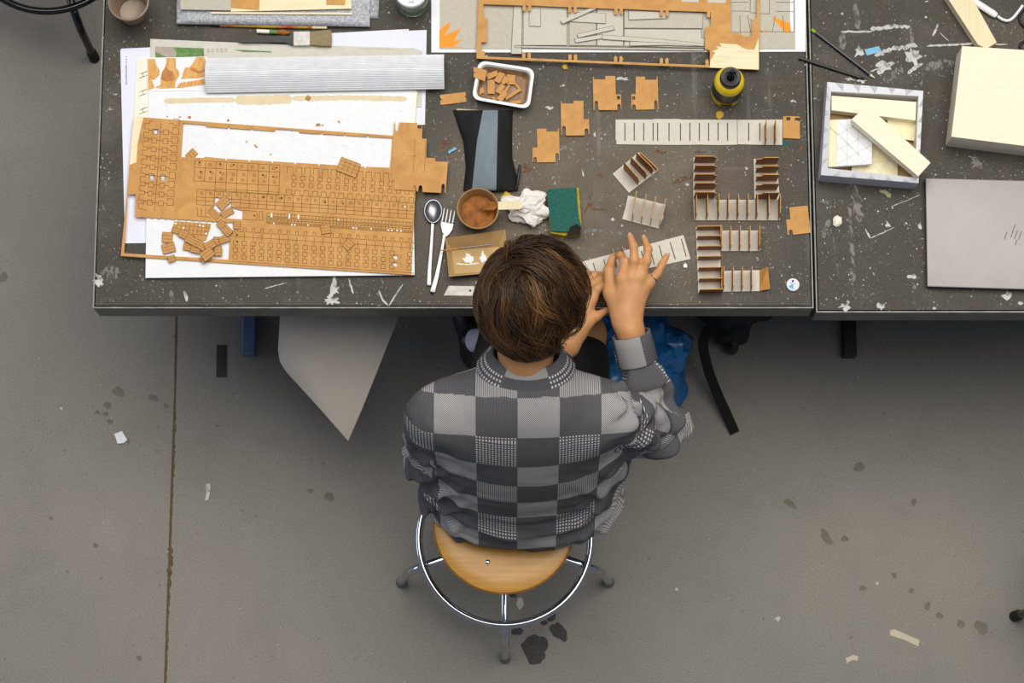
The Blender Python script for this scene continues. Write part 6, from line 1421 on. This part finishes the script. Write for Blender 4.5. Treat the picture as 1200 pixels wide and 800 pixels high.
# ---- hair: scalp shell and combed locks
def m_hair():
    k = NT('brown_hair'); at = k.n('ShaderNodeAttribute'); at.attribute_name = 'tone'
    col = k.ramp(at.outputs['Fac'], [(0., lin((28, 17, 8))), (.45, lin((64, 42, 22))), (.75, lin((104, 70, 36))), (1., lin((140, 100, 56)))])
    k.base(col, .38, 0, .45); return k.m
M['hair'] = m_hair()
er = V(.084, .104, .097); hcen = HC_ + U * .016 - Fd * .006
Wd = V(-.22, .60, .77); Wd /= np.linalg.norm(Wd); E1 = Fd - Wd * (Fd @ Wd); E1 /= np.linalg.norm(E1); E2 = np.cross(Wd, E1)
BW = [Wd, E1, E2]
def sph(phi, az): return BW[0] * math.cos(phi) + (BW[1] * math.cos(az) + BW[2] * math.sin(az)) * math.sin(phi)
def surf(d, lift):
    q = V(d @ Rd, d @ Fd, d @ U); return hcen + d * (1 / np.linalg.norm(q / er) + lift)
def phimax(az):
    c = math.cos(az)                                       # 1 towards the face, -1 towards the nape
    return math.radians(113 - 26 * max(0, c) + 36 * max(0, -c) ** 2 - 24 * max(0, math.sin(az)) * max(0, -c) * 2)
bm = bmesh.new(); nA, nP = 56, 26; rows = []
for j in range(nP + 1):
    row = []
    for i in range(nA):
        az = 2 * math.pi * i / nA; ph = phimax(az) * j / nP * .93; row.append(bm.verts.new(Vector(surf(sph(ph, az), .007 + .010 * (j / nP) * (1 - (j / nP) ** 6)))))
    rows.append(row)
for a, b in zip(rows, rows[1:]):
    for i in range(nA): bm.faces.new((a[i], b[i], b[(i + 1) % nA], a[(i + 1) % nA]))
hair = put('hair', fin(bm, True), M['hair'], person)
HP, HF, HT = [], [], []
rh = random.Random(11); n = 11; sN = np.linspace(0, 1, n)
def add_strand(ctr, wd, tone):
    b0 = len(HP); T = np.gradient(ctr, axis=0); T /= np.linalg.norm(T, axis=1)[:, None] + 1e-9; O = ctr - hcen; O /= np.linalg.norm(O, axis=1)[:, None]; S_ = np.cross(T, O); S_ /= np.linalg.norm(S_, axis=1)[:, None] + 1e-9
    m = len(ctr); r = wd * np.interp(np.linspace(0, 1, m), [0, .2, .7, 1], [.5, 1, .9, .12])[:, None]
    HP.extend(np.stack([ctr + S_ * r, ctr + O * r * .8, ctr - S_ * r], 1).reshape(-1, 3))
    for i in range(m - 1):
        a = b0 + i * 3; HF.extend(((a, a + 1, a + 4, a + 3), (a + 1, a + 2, a + 5, a + 4), (a + 2, a, a + 3, a + 5)))
    g = np.interp(np.linspace(0, 1, m), [0, .35, .65, 1], [-.16, .06, .10, -.05]); HT.extend(np.repeat(np.clip(tone + g, 0, 1), 3))
nclump = 360
for K in range(nclump):
    jw = Wd + E1 * rh.gauss(0, .13) + E2 * rh.gauss(0, .20); jw /= np.linalg.norm(jw); j1 = E1 - jw * (E1 @ jw); j1 /= np.linalg.norm(j1); BW[:] = [jw, j1, np.cross(jw, j1)]
    az0 = rh.uniform(0, 2 * math.pi); ph0 = math.acos(1 - rh.random() ** 1.1 * (1 - math.cos(math.radians(112)))); pm = phimax(az0)
    if ph0 > pm * .86: ph0 = pm * rh.uniform(.3, .8)
    if rh.random() < .12: ph0 = rh.uniform(.03, .35)
    ln_ = math.radians(rh.uniform(48, 86)); ph1 = min(ph0 + ln_, pm + math.radians(rh.uniform(-7, 8)))
    side = math.sin(az0); sw = .38 * side + .34 + rh.gauss(0, .16)                       # the whole head is swept one way
    wav, wp = rh.uniform(.05, .15), rh.uniform(0, 6.28); lift0 = rh.uniform(.005, .026); flick = rh.uniform(-.006, .018); ctone = .37 + .15 * rh.gauss(0, 1) + (.26 if rh.random() < .10 else 0)
    spread = rh.uniform(.05, .11)
    PH = ph0 + (ph1 - ph0) * sN; AZ = az0 + sw * sN ** 1.6 * np.clip(.9 / np.maximum(np.sin(PH), .35), .8, 1.6) * .8 + wav * np.sin(5.5 * sN + wp)
    LI = lift0 * np.sin(math.pi * np.minimum(1, .18 + .66 * sN)) + .007 * PH / 2 + flick * np.maximum(0, sN - .55) * 2
    LI = LI * (1 - .28 * max(0, math.sin(az0)))
    for q in range(22):
        da, dp, dl = rh.gauss(0, 1), rh.gauss(0, 1), rh.uniform(0, .006); pin = 1 - .72 * sN ** 2                 # strands gather towards the tip
        e = rh.uniform(.82, 1.06); ctr = []
        for i in range(n):
            ph = max(.01, ph0 + (PH[i] - ph0) * e + dp * spread * .6 * pin[i]); az = AZ[i] + da * spread * pin[i] / max(.35, math.sin(ph)); ctr.append(surf(sph(ph, az), max(.003, LI[i] + dl)))
        add_strand(np.array(ctr), rh.uniform(.0005, .0011), ctone + rh.gauss(0, .09))
# loose strands falling beside the cheek towards the hands
for L_ in range(14):
    a = V(*w3(rh.uniform(660, 672), rh.uniform(290, 304), 1.20)); e = V(*w3(rh.uniform(686, 700), rh.uniform(322, 334), rh.uniform(1.08, 1.12))); m7 = 7; b0 = len(HP); mid = (a + e) / 2 + V(rh.uniform(.006, .010), .010, .015)
    for i in range(m7):
        s = i / (m7 - 1); c = a * (1 - s) ** 2 + 2 * mid * s * (1 - s) + e * s * s; r = .0008 * (1.1 - s); HP += [c + V(r, 0, 0), c + V(-r, r, 0), c + V(-r, -r, r)]
    for i in range(m7 - 1):
        q = b0 + i * 3; HF += [(q, q + 1, q + 4, q + 3), (q + 1, q + 2, q + 5, q + 4), (q + 2, q, q + 3, q + 5)]
    HT += [rh.uniform(.4, .9)] * (3 * m7)
HP = np.array(HP); HF = np.array(HF); me = np_mesh(HP, HF); at = me.attributes.new('tone', 'FLOAT', 'POINT'); at.data.foreach_set('value', np.array(HT, np.float32)[:len(me.vertices)])
lk = put('hair_locks', me, M['hair'], hair); lk['kind'] = 'stuff'
at = hair.data.attributes.new('tone', 'FLOAT', 'POINT'); at.data.foreach_set('value', np.full(len(hair.data.vertices), .08, np.float32))
